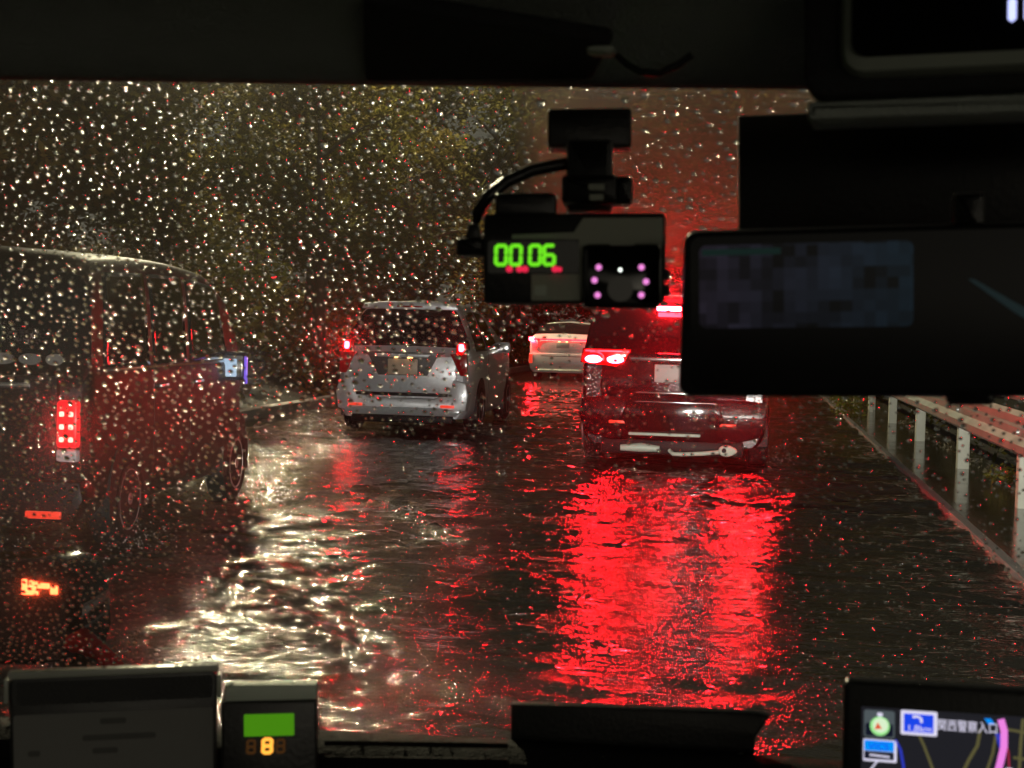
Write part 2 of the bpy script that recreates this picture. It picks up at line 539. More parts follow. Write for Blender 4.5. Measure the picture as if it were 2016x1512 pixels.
WAKES = [(-3.4, 8.0, -0.3, 4.6, 0.08, 0.022), (-3.5, 11.5, -1.2, 8.6, 0.07, 0.02), (-3.6, 10.3, -2.2, 13.0, 0.10, 0.012),
         (-3.2, 7.6, -2.0, 5.4, 0.09, 0.012), (-1.7, 15.0, -3.0, 12.4, 0.1, 0.014), (0.2, 15.2, 1.5, 12.8, 0.1, 0.014), (-2.6, 9.5, -0.6, 7.4, 0.08, 0.010)]
xs = np.arange(-6.5, 1.58, 0.03)
ys = np.concatenate([np.arange(3.6, 10, 0.02), np.arange(10, 16, 0.03), np.arange(16, 34, 0.07)])
GX, GY = np.meshgrid(xs, ys, indexing='ij')
GZ = wave_height(GX, GY)
fade = np.clip((34 - GY) / 6, 0, 1)
GZ = GZ * fade
me = bpy.data.meshes.new('water')
co = np.stack([GX, GY, GZ], -1).reshape(-1, 3)
nxx, nyy = GX.shape
idx = np.arange(nxx * nyy).reshape(nxx, nyy)
quads = np.stack([idx[:-1, :-1], idx[1:, :-1], idx[1:, 1:], idx[:-1, 1:]], -1).reshape(-1, 4)
me.vertices.add(len(co)); me.vertices.foreach_set('co', co.ravel())
me.loops.add(quads.size); me.loops.foreach_set('vertex_index', quads.ravel().astype(np.int32))
me.polygons.add(len(quads)); me.polygons.foreach_set('loop_start', np.arange(0, quads.size, 4, dtype=np.int32))
me.polygons.foreach_set('use_smooth', np.ones(len(quads), dtype=bool))
me.update(calc_edges=True)
wo = link('water', me, M['water'])
tag(wo, 'rippled flood water covering both lanes', kind='structure')
w2 = sheet('water_beyond', M['water'], -6.5, 1.56, 34, 140, 0.0, 'flood water on the road farther ahead')

M['pavement'] = mat('wet_pavement', (0.03, 0.03, 0.028), 0.14, 0, 0.4, 4, 0.06, spec=0.5, rvar=0.08)
sheet('pavement', M['pavement'], 1.57, 2.62, -10, 140, 0.014, 'dark wet pavement strip between the edge line and the guardrail')

# ------------------------------------------------------------------ trees
def leaf_quads(bm, c, r, n, size, rr, squash=0.8):
    for _ in range(n):
        d = Vector((rr.gauss(0, 1), rr.gauss(0, 1), rr.gauss(0, 1)))
        d.normalize()
        p = Vector(c) + Vector((d.x, d.y, d.z * squash)) * r * (rr.random() ** 0.45)
        a = Vector((rr.gauss(0, 1), rr.gauss(0, 1), rr.gauss(0, .6))).normalized()
        b = a.cross(Vector((rr.gauss(0, 1), rr.gauss(0, 1), rr.gauss(0, 1)))).normalized()
        s = size * rr.uniform(0.6, 1.4)
        v = [bm.verts.new(p - a * s), bm.verts.new(p + b * s * .42), bm.verts.new(p + a * s), bm.verts.new(p - b * s * .42)]
        bm.faces.new(v)


def make_tree(seed, h, crown_r, leaves, lm, low=0.25):
    rr = random.Random(seed)
    t = empty('tree')
    bm = bmesh.new()
    pts = []
    x = y_ = 0
    for k in range(7):
        pts.append((x, y_, h * 0.75 * k / 6 - 0.3 * (k == 0)))
        x += rr.uniform(-.16, .16); y_ += rr.uniform(-.16, .16)
    tube(bm, pts, [0.17 * (1 - k / 8) * h / 7 for k in range(7)], 9)
    ends = []
    for k in range(9):
        b = Vector(pts[2 + k % 5])
        a = rr.uniform(0, 6.28)
        e = b + Vector((math.cos(a), math.sin(a), rr.uniform(.2, .9))) * crown_r * rr.uniform(.6, .95)
        m = (b + e) / 2 + Vector((0, 0, .15))
        tube(bm, [b, m, e], [0.06, 0.04, 0.018], 6)
        ends.append(e)
    from_bm('trunk', bm, M['bark'], t, 50)
    bm = bmesh.new()
    cl = []
    for e in ends: cl.append((e, crown_r * rr.uniform(.3, .5)))
    for k in range(17):
        a = rr.uniform(0, 6.28); q = crown_r * math.sqrt(rr.random()) * .95
        cl.append((Vector((q * math.cos(a), q * math.sin(a), h * rr.uniform(low, .98))), crown_r * rr.uniform(.25, .5)))
    for c, r in cl:
        leaf_quads(bm, c, r, leaves // len(cl), 0.085, rr)
    from_bm('crown', bm, lm, t)
    return t


protos = [make_tree(11, 7.5, 2.3, 13000, M['leaf']), make_tree(12, 6.4, 2.0, 12000, M['leaf_olive'], .15), make_tree(13, 8.5, 2.6, 14000, M['leaf'], .2)]
protos_used = [False] * 3
spots = [(-8.4, 13.5, 1, .8), (-9.4, 17.5, 0, .9), (-8.9, 21.5, 2, .68), (-10.2, 25.5, 1, .85), (-8.6, 29, 0, .85), (-10.2, 33.5, 2, .9), (-8.9, 38.5, 1, 1.15),
         (-9.6, 44, 0, 1.2), (-8.8, 50, 2, 1.1), (-11.8, 21, 0, 1.25), (-16.2, 28.5, 2, 1.2), (-13, 38, 1, 1.5), (-9, 57, 1, 1.3), (-6.5, 66, 0, 1.5), (-3.5, 72, 2, 1.5),
         (0.5, 76, 1, 1.6), (4.5, 74, 0, 1.5), (8.5, 70, 2, 1.4), (-12.5, 16.5, 2, 1.05), (-6.8, 80, 2, 1.7), (-1.8, 84, 0, 1.8), (2.8, 88, 2, 1.8), (-11, 62, 0, 1.6), (-18.5, 34, 0, 1.5), (-16, 24, 2, 1.4), (5.6, 40, 2, 1.15), (6.5, 49, 0, 1.4), (4.4, 58, 2, 1.5), (-19, 21, 0, 1.6), (-22, 29, 2, 1.7), (-17.5, 15.5, 1, 1.6), (-2.6, 57, 2, 1.7), (1.3, 60, 0, 1.9), (3.4, 50, 1, 1.9), (-5.4, 61, 1, 1.9)]
where = ['nearest the brown van', 'second along the bank from the brown van', 'standing behind the brown van cab', 'rising between van and silver car', 'filling the gap left of the silver car',
         'by the street lamp, left of the silver hatchback', 'just past the street lamp', 'directly above the silver hatchback roof', 'over the far white car', 'up the bank behind the second tree',
         'up the bank, left of the lamp post', 'tallest, up the bank past the lamp', 'at the bend beyond the far white car', 'closing the road ahead, left of the dashcam cable', 'closing the road ahead, behind the dashcam',
         'closing the road ahead, behind the minivan', 'beyond the guardrail, past the minivan', 'beyond the guardrail, farthest right',
         'up the bank, half behind the brown van roof', 'tall, at the bend above the far white car', 'tall, closing the road behind the dashcam mount', 'tall, at the road end right of the dashcam', 'at the bend, deep behind the far white car', 'high on the bank, in front of the lamp post', 'high on the bank above the brown van', 'nearest beyond the guardrail, behind the sensor housing', 'second beyond the guardrail, behind the sensor housing', 'third beyond the guardrail, left of the sensor housing', 'deep in the wood behind the brown van', 'deepest in the wood, under the lamp', 'at the picture edge above the brown van', 'tall, at the bend behind the dashcam block', 'tall, at the bend behind the dashcam knob', 'tall, past the minivan, left of the sensor housing', 'tall, at the bend behind the dashcam cable']
for (x, yy, k, s), wtxt in zip(spots, where):
    if not protos_used[k]:
        t = protos[k]; protos_used[k] = True
    else:
        t = copy_tree(protos[k])
    zb = 0.3 + max(0, (-7 - x)) * 0.32 if x < -7 else -0.1
    t.location = (x, yy, zb); t.rotation_euler = (0, 0, rnd.uniform(0, 6.28)); t.scale = (s, s, s * rnd.uniform(.9, 1.1))
    tag(t, ('olive' if k == 1 else 'dark green') + ' leafy tree ' + wtxt, 'tree', 'trees along the wooded roadside')
# undergrowth on the bank (a mass nobody could count)
bm = bmesh.new()
rr = random.Random(5)
for k in range(150):
    yy = rr.uniform(9, 70); x = -6.95 - abs(rr.gauss(0, 1.3))
    leaf_quads(bm, (x, yy, .25 + .3 * (-6.7 - x)), rr.uniform(.25, .6), 70, 0.09, rr)
for k in range(150):
    yy = rr.uniform(13, 46); x = rr.uniform(-17, -8.2)
    leaf_quads(bm, (x, yy, .8 + 3.2 * (1 - math.exp(-((-6.7 - x) / 26 * 2.2) ** 1.4))), rr.uniform(.7, 1.3), 110, 0.1, rr)
for k in range(40):
    yy = rr.uniform(58, 75); x = rr.uniform(-7, 9)
    leaf_quads(bm, (x, yy, .4), rr.uniform(.5, 1.1), 60, 0.14, rr)
o = from_bm('undergrowth', bm, M['leaf_olive'])
tag(o, 'low leafy undergrowth massed along the kerb and the road end', kind='stuff')
bm = bmesh.new()
for k in range(60):
    yy = rr.uniform(6, 50); x = 2.75 + abs(rr.gauss(0, .8))
    leaf_quads(bm, (x, yy, rr.uniform(.0, .3)), rr.uniform(.15, .45), 40, 0.06, rr)
o = from_bm('weeds', bm, M['leaf'])
tag(o, 'dark weeds growing behind the guardrail', kind='stuff')
bm = bmesh.new()
leaf_quads(bm, (0, 0, .22), .32, 420, 0.045, rr, .9)
o = from_bm('shrub', bm, M['leaf_yellow'])
o.location = (1.62, 24.5, -0.02)
tag(o, 'yellow-green shrub at the water edge beyond the minivan', 'shrub')
bm = bmesh.new()
leaf_quads(bm, (0, 0, .12), .16, 130, 0.035, rr, .6)
o = from_bm('shrub', bm, M['leaf_yellow'])
o.location = (2.32, 13.9, 0.0)
tag(o, 'small green weed clump between the two nearest guardrail posts', 'shrub')
bm = bmesh.new()
for k in range(220):
    yy = rr.uniform(11, 24); x = 2.3 + abs(rr.gauss(0, .12))
    leaf_quads(bm, (x, yy, .03), .04, 1, 0.03, rr)
o = from_bm('leaf_litter', bm, M['litter'])
tag(o, 'pale fallen leaves washed up under the guardrail', kind='stuff')

# ------------------------------------------------------------------ guardrail
rail = empty('guardrail', (2.13, 0, 0), 0, 'galvanised corrugated guardrail on pale posts beside the road', 'guardrail')
prof = [(-.035, .44), (-.075, .47), (-.075, .53), (-.015, .58), (-.015, .64), (-.075, .69), (-.075, .75), (-.035, .785)]
bm = bmesh.new()
rows = []
for yy in np.arange(4, 62, 2.0):
    rows.append([bm.verts.new((x, yy, z)) for x, z in prof] + [bm.verts.new((x + .004, yy, z)) for x, z in prof[::-1]])
n = len(rows[0])
for a, b in zip(rows[:-1], rows[1:]):
    for k in range(n): bm.faces.new((a[k], a[(k + 1) % n], b[(k + 1) % n], b[k]))
bmesh.ops.recalc_face_normals(bm, faces=bm.faces)
from_bm('beam', bm, M['galv'], rail, 20)
bm = bmesh.new()
tube(bm, [(0.12, 4, .86), (0.12, 62, .86)], .035, 10)
from_bm('handrail_pipe', bm, M['galv'], rail, 50)
bm = bmesh.new()
box(bm, -0.012, 0.105, -0.06, 0.06, -0.1, .76, 0.012)
post = from_bm('post', bm, M['post'], rail, 35)
bm = bmesh.new(); lathe_x(bm, [(-.02, .02), (0, .026), (.012, .026)], 10, -.016, 0, .61)
bolt = from_bm('bolt', bm, M['galv'], rail, 40)
for k, yy in enumerate([12.1, 15.5, 19.3, 22.95, 8.4, 26.8, 30.5, 34.2, 38, 41.8]):
    p = post if k == 0 else post.copy()
    b = bolt if k == 0 else bolt.copy()
    if k: COL.objects.link(p); COL.objects.link(b); p.parent = rail; b.parent = p
    else: b.parent = p
    p.location = (0, yy, 0)
for k, (px, py) in enumerate(((1690, 772), (1716, 780))):
    e = empty('delineator', (at(px, py, 29 - 3 * k).x, 29 - 3 * k, 0), 0, ('farther' if k == 0 else 'nearer') + ' small white roadside reflector post past the yellow shrub', 'delineator', 'delineators')
    boxo('stake', M['post'], e, -.03, .03, -.02, .02, -.1, .5, .006)
    boxo('reflector', M['paint_white'], e, -.06, .06, -.03, -.021, .42 - .06 * k, .54 - .06 * k, .003)

# ------------------------------------------------------------------ street lamp
lx, ly, lz = LAMP
lz -= 2.0
sl = empty('street_lamp', (lx - 0.9, ly, 2.0), 0, 'tall street lamp on a curved arm above the wooded bank', 'street lamp')
tubeo('pole', M['galv'], sl, [(0, 0, -.3), (0, 0, 4), (0, 0, lz - 1.2), (.12, 0, lz - .5), (.5, 0, lz - .14), (.9, 0, lz - .08)], [.09, .075, .06, .05, .045, .04], 12)
boxo('lamp_head', M['galv'], sl, .55, 1.25, -.14, .14, lz - .11, lz + .02, .04)
bm = bmesh.new(); bmesh.ops.create_uvsphere(bm, u_segments=12, v_segments=8, radius=.1, matrix=Matrix.Translation((.92, 0, lz - .15)) @ Matrix.Diagonal((1.6, 1, .6, 1)))
M['lamp_glass'] = emit('lamp_glass', (1, .9, .68), 60)
from_bm('lamp_glass', bm, M['lamp_glass'], sl, 60)
ld = bpy.data.lights.new('street_lamp_light', 'POINT')
ld.energy = 13500; ld.color = (1.0, .88, .56); ld.shadow_soft_size = .16
lo = bpy.data.objects.new('street_lamp_light', ld); COL.objects.link(lo); lo.parent = sl; lo.location = (.92, 0, lz - .42)

# ------------------------------------------------------------------ vehicles
def pchip(xk, yk):
    xk = np.array(xk, float); yk = np.array(yk, float)
    h = np.diff(xk); d = np.diff(yk) / h
    m = np.zeros_like(yk)
    for i in range(1, len(xk) - 1):
        if d[i - 1] * d[i] > 0:
            w1, w2 = 2 * h[i] + h[i - 1], h[i] + 2 * h[i - 1]
            m[i] = (w1 + w2) / (w1 / d[i - 1] + w2 / d[i])
    m[0], m[-1] = d[0], d[-1]

    def f(x):
        x = min(max(x, xk[0]), xk[-1])
        i = min(int(np.searchsorted(xk, x, 'right')) - 1, len(h) - 1)
        t = (x - xk[i]) / h[i]
        return float((2 * t ** 3 - 3 * t ** 2 + 1) * yk[i] + (t ** 3 - 2 * t ** 2 + t) * h[i] * m[i] + (-2 * t ** 3 + 3 * t ** 2) * yk[i + 1] + (t ** 3 - t ** 2) * h[i] * m[i + 1])
    return f


class Shell:
    """a car's skin: S(y, t) with y from the tail forward and t from the sill (0) over the side to the roof's middle (1)"""
    TK = [0, .06, .25, .45, .52, .76, .86, .93, 1]

    def __init__(s, tops, widths, belt, roof, zb=0.22, tumble=0.16):
        s.top = pchip(*zip(*tops)); s.w = pchip(*zip(*widths)); s.L = tops[-1][0]
        s.belt, s.roof, s.zb, s.tumble = belt, roof, zb, tumble

    def P(s, y, t, side=1):
        w, zt, zb, B = s.w(y), s.top(y), s.zb, s.belt
        hb = min(B, zt - .05)
        a = max(0, min(1, (zt - B) / (s.roof - B)))
        wr = .985 * w - s.tumble * a
        xs_ = [.9 * w, .98 * w, w, .992 * w, .978 * w, wr + .012, wr - .05, wr - .16, 0]
        zs_ = [zb, zb + .1, zb + .5 * (hb - zb), hb - .03, hb, max(hb, zt - .1 * a - .02), zt - .025 * a - .004, zt - .004, zt + .03 * a + .008]
        x = pchip(s.TK, xs_)(t); z = pchip(s.TK, [q + i * 1e-5 for i, q in enumerate(zs_)])(t)
        return Vector((x * side, y, z))

    def N(s, y, t, side):
        e = .01
        a = s.P(min(y + e, s.L), t, side) - s.P(max(y - e, 0), t, side)
        b = s.P(y, min(t + e, 1), side) - s.P(y, max(t - e, 0), side)
        n = a.cross(b)
        if n.length < 1e-9: return Vector((side, 0, 0))
        n.normalize()
        if n.x * side < -.2 or (abs(n.x) <= .2 and n.z < 0): n = -n
        return n

    def body(s, name, mat_, parent, ny=52):
        yk = sorted(set([0, .01, .03, .06, .1, .15, .2, .26, .32, .38, .45, .52, .6, .7, .8] + list(np.linspace(.95, s.L - .1, ny - 18)) + [s.L - .05, s.L]))
        tk = list(np.linspace(0, .06, 3)) + list(np.linspace(.1, .52, 12)) + list(np.linspace(.56, .76, 7)) + list(np.linspace(.79, 1, 9))
        bm = bmesh.new()
        rings = []
        for yv in yk:
            ring = [bm.verts.new(s.P(yv, t, 1)) for t in tk]
            ring += [bm.verts.new(s.P(yv, t, -1)) for t in tk[::-1][1:]]
            rings.append(ring)
        for a, b in zip(rings[:-1], rings[1:]):
            for k in range(len(a) - 1): bm.faces.new((a[k], b[k], b[k + 1], a[k + 1]))
            bm.faces.new((a[-1], b[-1], b[0], a[0]))
        for r_ in (rings[0], rings[-1]):
            c = bm.verts.new(sum((v.co for v in r_), Vector()) / len(r_))
            for k in range(len(r_)): bm.faces.new((r_[k], r_[(k + 1) % len(r_)], c))
        bmesh.ops.recalc_face_normals(bm, faces=bm.faces)
        return from_bm(name, bm, mat_, parent, 38)

    def patch(s, name, mat_, parent, outline, sides=(1,), off=.006, n=12):
        """pane over part of the skin: outline = (y0,y1 at the low edge, y0,y1 at the high edge, t low, t high)"""
        ya, yb, yc, yd, t0, t1 = outline
        out = []
        for sd in sides:
            bm = bmesh.new()
            g = []
            for i in range(n + 1):
                row = []
                for j in range(n + 1):
                    v = j / n
                    t = t0 + (t1 - t0) * v
                    yy = (ya + (yc - ya) * v) + ((yb + (yd - yb) * v) - (ya + (yc - ya) * v)) * i / n
                    row.append(bm.verts.new(s.P(yy, t, sd) + s.N(yy, t, sd) * off))
                g.append(row)
            for i in range(n):
                for j in range(n):
                    q = (g[i][j], g[i + 1][j], g[i + 1][j + 1], g[i][j + 1])
                    bm.faces.new(q if sd > 0 else q[::-1])
            o_ = from_bm(name, bm, mat_, parent, 60)
            so = o_.modifiers.new('thick', 'SOLIDIFY'); so.thickness = .004
            out.append(o_)
        return out

    def cross(s, name, mat_, parent, y0, y1, tedge, off=.006, n=14, tedge1=None):
        """pane across the car (rear or front screen) between y0 and y1, from side to side out to t = tedge"""
        tedge1 = tedge if tedge1 is None else tedge1
        bm = bmesh.new()
        g = []
        for i in range(n + 1):
            yy = y0 + (y1 - y0) * i / n
            te = tedge + (tedge1 - tedge) * i / n
            row = []
            for j in range(2 * n + 1):
                q = (j - n) / n
                t = 1 - abs(q) * (1 - te)
                p = s.P(yy, t, 1 if q >= 0 else -1)
                e = .012
                a = s.P(min(yy + e, s.L), 1) - s.P(max(yy - e, 0), 1)
                nn = Vector((0, -a.z, a.y)).normalized()
                row.append(bm.verts.new(p + nn * off))
            g.append(row)
        for i in range(n):
            for j in range(2 * n): bm.faces.new((g[i][j], g[i][j + 1], g[i + 1][j + 1], g[i + 1][j]))
        bmesh.ops.recalc_face_normals(bm, faces=bm.faces)
        return from_bm(name, bm, mat_, parent, 60)


def wheel(parent, x, y_, r, side, w=.19):
    e = bpy.data.objects.new('wheel', None); COL.objects.link(e); e.parent = parent; e.location = (x, y_, r)
    bm = bmesh.new()
    lathe_x(bm, [(-w / 2, r * .64), (-w / 2 - .006, r * .8), (-w / 2 + .02, r * .97), (-w * .2, r), (w * .2, r), (w / 2 - .02, r * .97), (w / 2 + .006, r * .8), (w / 2, r * .64)], 32)
    from_bm('tyre', bm, M['rubber'], e, 40)
    bm = bmesh.new()
    xo = side * (w / 2 - .02)
    lathe_x(bm, [(-.05, r * .2), (-.05, r * .645), (.02, r * .645), (.024, r * .6), (-.01, r * .58), (-.012, r * .2)], 32, xo if side > 0 else xo)
    for k in range(7):
        a = 2 * math.pi * k / 7
        M4 = Matrix.Translation((xo, 0, 0)) @ Matrix.Rotation(a, 4, 'X')
        box(bm, -.012, .018, -r * .055, r * .055, r * .08, r * .6, .004, 1, M4)
    lathe_x(bm, [(-.02, r * .14), (.026, r * .12), (.03, r * .05)], 14, xo)
    from_bm('rim', bm, M['alloy'], e, 35)
    return e


def arch(parent, s, y_, r, side, mat_):
    bm = bmesh.new()
    w = s.w(y_)
    pts = []
    n = 22
    for k in range(n + 1):
        a = math.pi * k / n
        pts.append((y_ + r * math.cos(a), .36 + (r) * math.sin(a) * .92))
    x0, x1 = side * (w - .2), side * (w + .004)
    a_ = [bm.verts.new((x1, yy, z)) for yy, z in pts] + [bm.verts.new((x1, y_ - r, s.zb - .02)), bm.verts.new((x1, y_ + r, s.zb - .02))]
    b_ = [bm.verts.new((x0, v.co.y, v.co.z)) for v in a_]
    bm.faces.new(a_); bm.faces.new(b_[::-1])
    m = len(a_)
    for k in range(m): bm.faces.new((a_[k], a_[(k + 1) % m], b_[(k + 1) % m], b_[k]))
    bmesh.ops.recalc_face_normals(bm, faces=bm.faces)
    return from_bm('wheel_arch', bm, mat_, parent, 40)


def mirror_ear(parent, s, y_, side, z, mat_, h=1.0):
    e = bpy.data.objects.new('side_mirror', None); COL.objects.link(e); e.parent = parent
    x = s.w(y_) * .97
    bm = bmesh.new()
    box(bm, side * (x + .05) - .09, side * (x + .05) + .11 * 1, y_ - .05, y_ + .05, z - .07 * h, z + .08 * h, .035, 3)
    from_bm('housing', bm, mat_, e, 40)
    boxo('mirror_glass', M['chrome'], e, side * (x + .05) - .07, side * (x + .05) + .09, y_ - .058, y_ - .051, z - .05 * h, z + .06 * h, .003)
    return e


# ---- silver hatchback in the left lane
sil = empty('silver_hatchback', (-4.09, 17.35, 0.0), math.radians(1.8), 'silver hatchback with brake lights on, behind tan number plate', 'car')
S1 = Shell([(0, .93), (.05, .98), (.1, 1.05), (.2, 1.2), (.34, 1.43), (.44, 1.53), (.6, 1.565), (1.2, 1.6), (1.9, 1.57), (2.5, 1.42), (3.1, 1.07), (3.5, .99), (4.0, .82), (4.15, .62)],
           [(0, .73), (.06, .79), (.25, .825), (.8, .845), (2.2, .85), (3.4, .83), (4.0, .72), (4.15, .6)], .99, 1.6, .2, .23)
S1.body('body', M['silver'], sil)
S1.cross('rear_window', M['glass_dark'], sil, .1, .405, .60, .008, tedge1=.88)
S1.patch('side_window', M['glass_dark'], sil, (.42, 1.28, .62, 1.25, .54, .77), (1, -1))
S1.patch('side_window', M['glass_dark'], sil, (1.34, 2.35, 1.33, 1.98, .54, .77), (1, -1))
S1.patch('door_seam', M['black_plastic'], sil, (1.3, 1.312, 1.29, 1.302, .08, .53), (1,), .003, 6)
bm = bmesh.new(); prism(bm, [(-.6, 1.505), (.6, 1.505), (.57, 1.57), (.3, 1.6), (-.3, 1.6), (-.57, 1.57)], .3, .62, .02)
from_bm('roof_spoiler', bm, M['silver'], sil, 40)
boxo('high_brake_light', M['red_lens'], sil, -.16, .16, .288, .306, 1.53, 1.55, .004)
tg = prismo('tailgate', M['silver'], sil, [(-.6, .5), (.6, .5), (.66, .7), (.64, .95), (-.64, .95), (-.66, .7)], -.045, .05, .02)
prismo('plate_recess', M['silver_dark'], tg, [(-.3, .71), (.3, .71), (.42, .94), (.52, .99), (-.52, .99), (-.42, .94)], -.052, -.03, .006)
prismo('garnish', M['silver'], tg, [(-.3, .93), (.3, .93), (.34, .965), (-.34, .965)], -.085, -.04, .008)
boxo('plate_lamp', M['plate_lamp'], tg, .06, .12, -.082, -.055, .915, .929, .003)
boxo('plate_lamp', M['plate_lamp'], tg, -.1, -.06, -.078, -.055, .918, .929, .003)
boxo('number_plate', M['plate_tan'], sil, -.18, .18, -.068, -.054, .72, .905, .004)
boxo('trim_strip', M['black_plastic'], sil, -.56, .56, -.098, -.05, .465, .505, .006)
prismo('bumper', M['silver'], sil, [(-.78, .3), (-.55, .25), (.55, .25), (.78, .3), (.81, .5), (.77, .64), (.62, .67), (.58, .52), (.4, .44), (-.4, .44), (-.58, .52), (-.62, .67), (-.77, .64), (-.81, .5)], -.085, .1, .025)
prismo('bumper_lip', M['clear_lens'], sil, [(-.66, .235), (.66, .235), (.72, .3), (.5, .33), (-.5, .33), (-.72, .3)], -.105, -.06, .01)
boxo('valance', M['black_plastic'], sil, -.62, .62, -.06, .2, .14, .238, .02)
for sx in (-1, 1):
    prismo('tail_light', M['red_lens'], sil, [(sx * .57, .98), (sx * .77, .98), (sx * .785, .72), (sx * .7, .72)][::(1 if sx > 0 else -1)], -.05, .1, .01)
    boxo('brake_light', M['brake_small'], sil, sx * .70 - .032, sx * .70 + .032, -.035, .09, 1.01, 1.10, .02)
    tl = boxo('tail_light_case', M['red_lens'], sil, sx * .7 - .07, sx * .7 + .07, -.015, .16, .965, 1.12, .02)
    boxo('reflector', M['reflector'], sil, sx * .56 - .085, sx * .56 + .085, -.112, -.09, .335, .368, .006)
    for yy in (.72, 3.25):
        wheel(sil, sx * .755, yy, .305, sx); arch(sil, S1, yy, .35, sx, M['black_plastic'])
    mirror_ear(sil, S1, 2.35, sx, 1.03, M['silver'])
tubeo('exhaust', M['chrome'], sil, [(.38, -.02, .2), (.38, -.09, .2)], .03, 12)
tubeo('wiper', M['black_plastic'], sil, [(0, .06, 1.06), (.12, .08, 1.08), (.36, .1, 1.1)], [.018, .01, .006], 8)

# ---- dark red minivan straight ahead
red = empty('dark_red_minivan', (-.715, 14.55, -0.03), math.radians(0), 'dark red minivan braking straight ahead, its lights flooding the water red', 'minivan')
S2 = Shell([(0, 1.12), (.06, 1.2), (.12, 1.34), (.22, 1.62), (.3, 1.74), (.45, 1.8), (1.2, 1.84), (2.6, 1.82), (3.3, 1.62), (4.0, 1.12), (4.4, 1.0), (4.75, .7)],
           [(0, .86), (.06, .905), (.3, .92), (1, .925), (3.4, .925), (4.4, .85), (4.75, .7)], 1.14, 1.84, .24, .13)
S2.body('body', M['maroon'], red)
S2.cross('rear_window', M['glass_dark'], red, .1, .27, .62, .008, tedge1=.84)
S2.patch('side_window', M['glass_dark'], red, (.4, 1.5, .5, 1.5, .54, .77), (1, -1))
S2.patch('side_window', M['glass_dark'], red, (1.56, 3.4, 1.56, 2.95, .54, .77), (1, -1))
prismo('tailgate', M['maroon'], red, [(-.68, .6), (.68, .6), (.72, .8), (.7, 1.14), (-.7, 1.14), (-.72, .8)], -.05, .06, .02)
prismo('spoiler', M['maroon'], red, [(-.72, 1.68), (.72, 1.68), (.68, 1.76), (.4, 1.79), (-.4, 1.79), (-.68, 1.76)], .1, .5, .02)
boxo('high_brake_light', M['brake_high'], red, -.19, .05, .07, .098, 1.555, 1.6, .008)
prismo('chrome_garnish', M['chrome'], red, [(-.42, 1.055), (.42, 1.055), (.44, 1.1), (-.44, 1.1)], -.085, -.045, .01)
boxo('number_plate', M['plate'], red, -.185, .165, -.082, -.055, .86, 1.03, .004)
prismo('bumper', M['maroon'], red, [(-.84, .34), (-.6, .28), (.6, .28), (.84, .34), (.915, .5), (.9, .68), (.7, .7), (-.7, .7), (-.9, .68), (-.915, .5)], -.1, .12, .03)
prismo('bumper_centre', M['piano'], red, [(-.42, .38), (.42, .38), (.5, .5), (.42, .74), (-.42, .74), (-.5, .5)], -.13, -.07, .02)
boxo('bumper_ledge', M['chrome'], red, -.36, .42, -.142, -.11, .745, .765, .006)
boxo('bumper_strip', M['chrome'], red, -.36, .42, -.14, -.11, .66, .672, .004)
boxo('step_bar', M['rim_grey'], red, -.42, .28, -.15, -.08, .335, .365, .012)
boxo('underbody', M['black_plastic'], red, -.7, .7, -.02, .5, .14, .3, .03)
for sx in (-1, 1):
    f = 1 if sx > 0 else -1
    prismo('tail_light_case', M['red_lens'], red, [(sx * .42, 1.17), (sx * .9, 1.17), (sx * .92, 1.03), (sx * .56, .99), (sx * .46, 1.08)][::f], -.06, .02, .012)
    for cx, rx in ((.79, .085), (.575, .085)):
        bm = bmesh.new()
        prism(bm, [(sx * cx + rx * math.cos(a), 1.065 + .038 * math.sin(a)) for a in np.linspace(0, -2 * math.pi, 17)[:-1]], -.078, -.055, .008)
        from_bm('brake_light', bm, M['brake'], red, 40)
    prismo('light_bar', M['brake_bar'], red, [(sx * .44, 1.155), (sx * .87, 1.155), (sx * .87, 1.138), (sx * .44, 1.138)][::-f], -.08, -.058, .003)
    tubeo('light_loop', M['brake_bar'], red, [(sx * (.79 + .1 * math.cos(a)), -.072, 1.075 + .065 * math.sin(a)) for a in np.linspace(math.radians(70), math.radians(200), 9)], .009, 6)
    boxo('reflector', M['reflector'], red, sx * .52 - .095, sx * .52 + .095, -.125, -.1, .445, .472, .006)
    for yy in (.85, 3.8):
        wheel(red, sx * .83, yy, .33, sx, .21); arch(red, S2, yy, .38, sx, M['black_plastic'])
    mirror_ear(red, S2, 3.5, sx, 1.22, M['maroon'])
# hanging pale pipe with its oval end plate, under the bumper
tp = tubeo('tow_pipe', M['post'], red, [(-.02, -.1, .2), (.02, -.13, .165), (.1, -.14, .165), (.3, -.14, .18), (.46, -.14, .2)], [.018, .02, .02, .021, .021], 12)
bm = bmesh.new()
prism(bm, [(.53 + (.085 if math.cos(a) > 0 else .075) * math.cos(a) * (1 + .25 * max(0, math.cos(a)) ** 3), .215 + .055 * math.sin(a)) for a in np.linspace(0, -2 * math.pi, 25)[:-1]], -.175, -.11, .015)
from_bm('end_plate', bm, M['post'], tp, 50)
bm = bmesh.new(); prism(bm, [(.51 + .022 * math.cos(a), .22 + .024 * math.sin(a)) for a in np.linspace(0, -2 * math.pi, 13)[:-1]], -.179, -.17)
from_bm('end_hole', bm, M['black_plastic'], tp)
tubeo('exhaust', M['rim_grey'], red, [(-.5, -.02, .2), (-.3, -.03, .21), (-.12, -.02, .2)], [.03, .045, .03], 12)

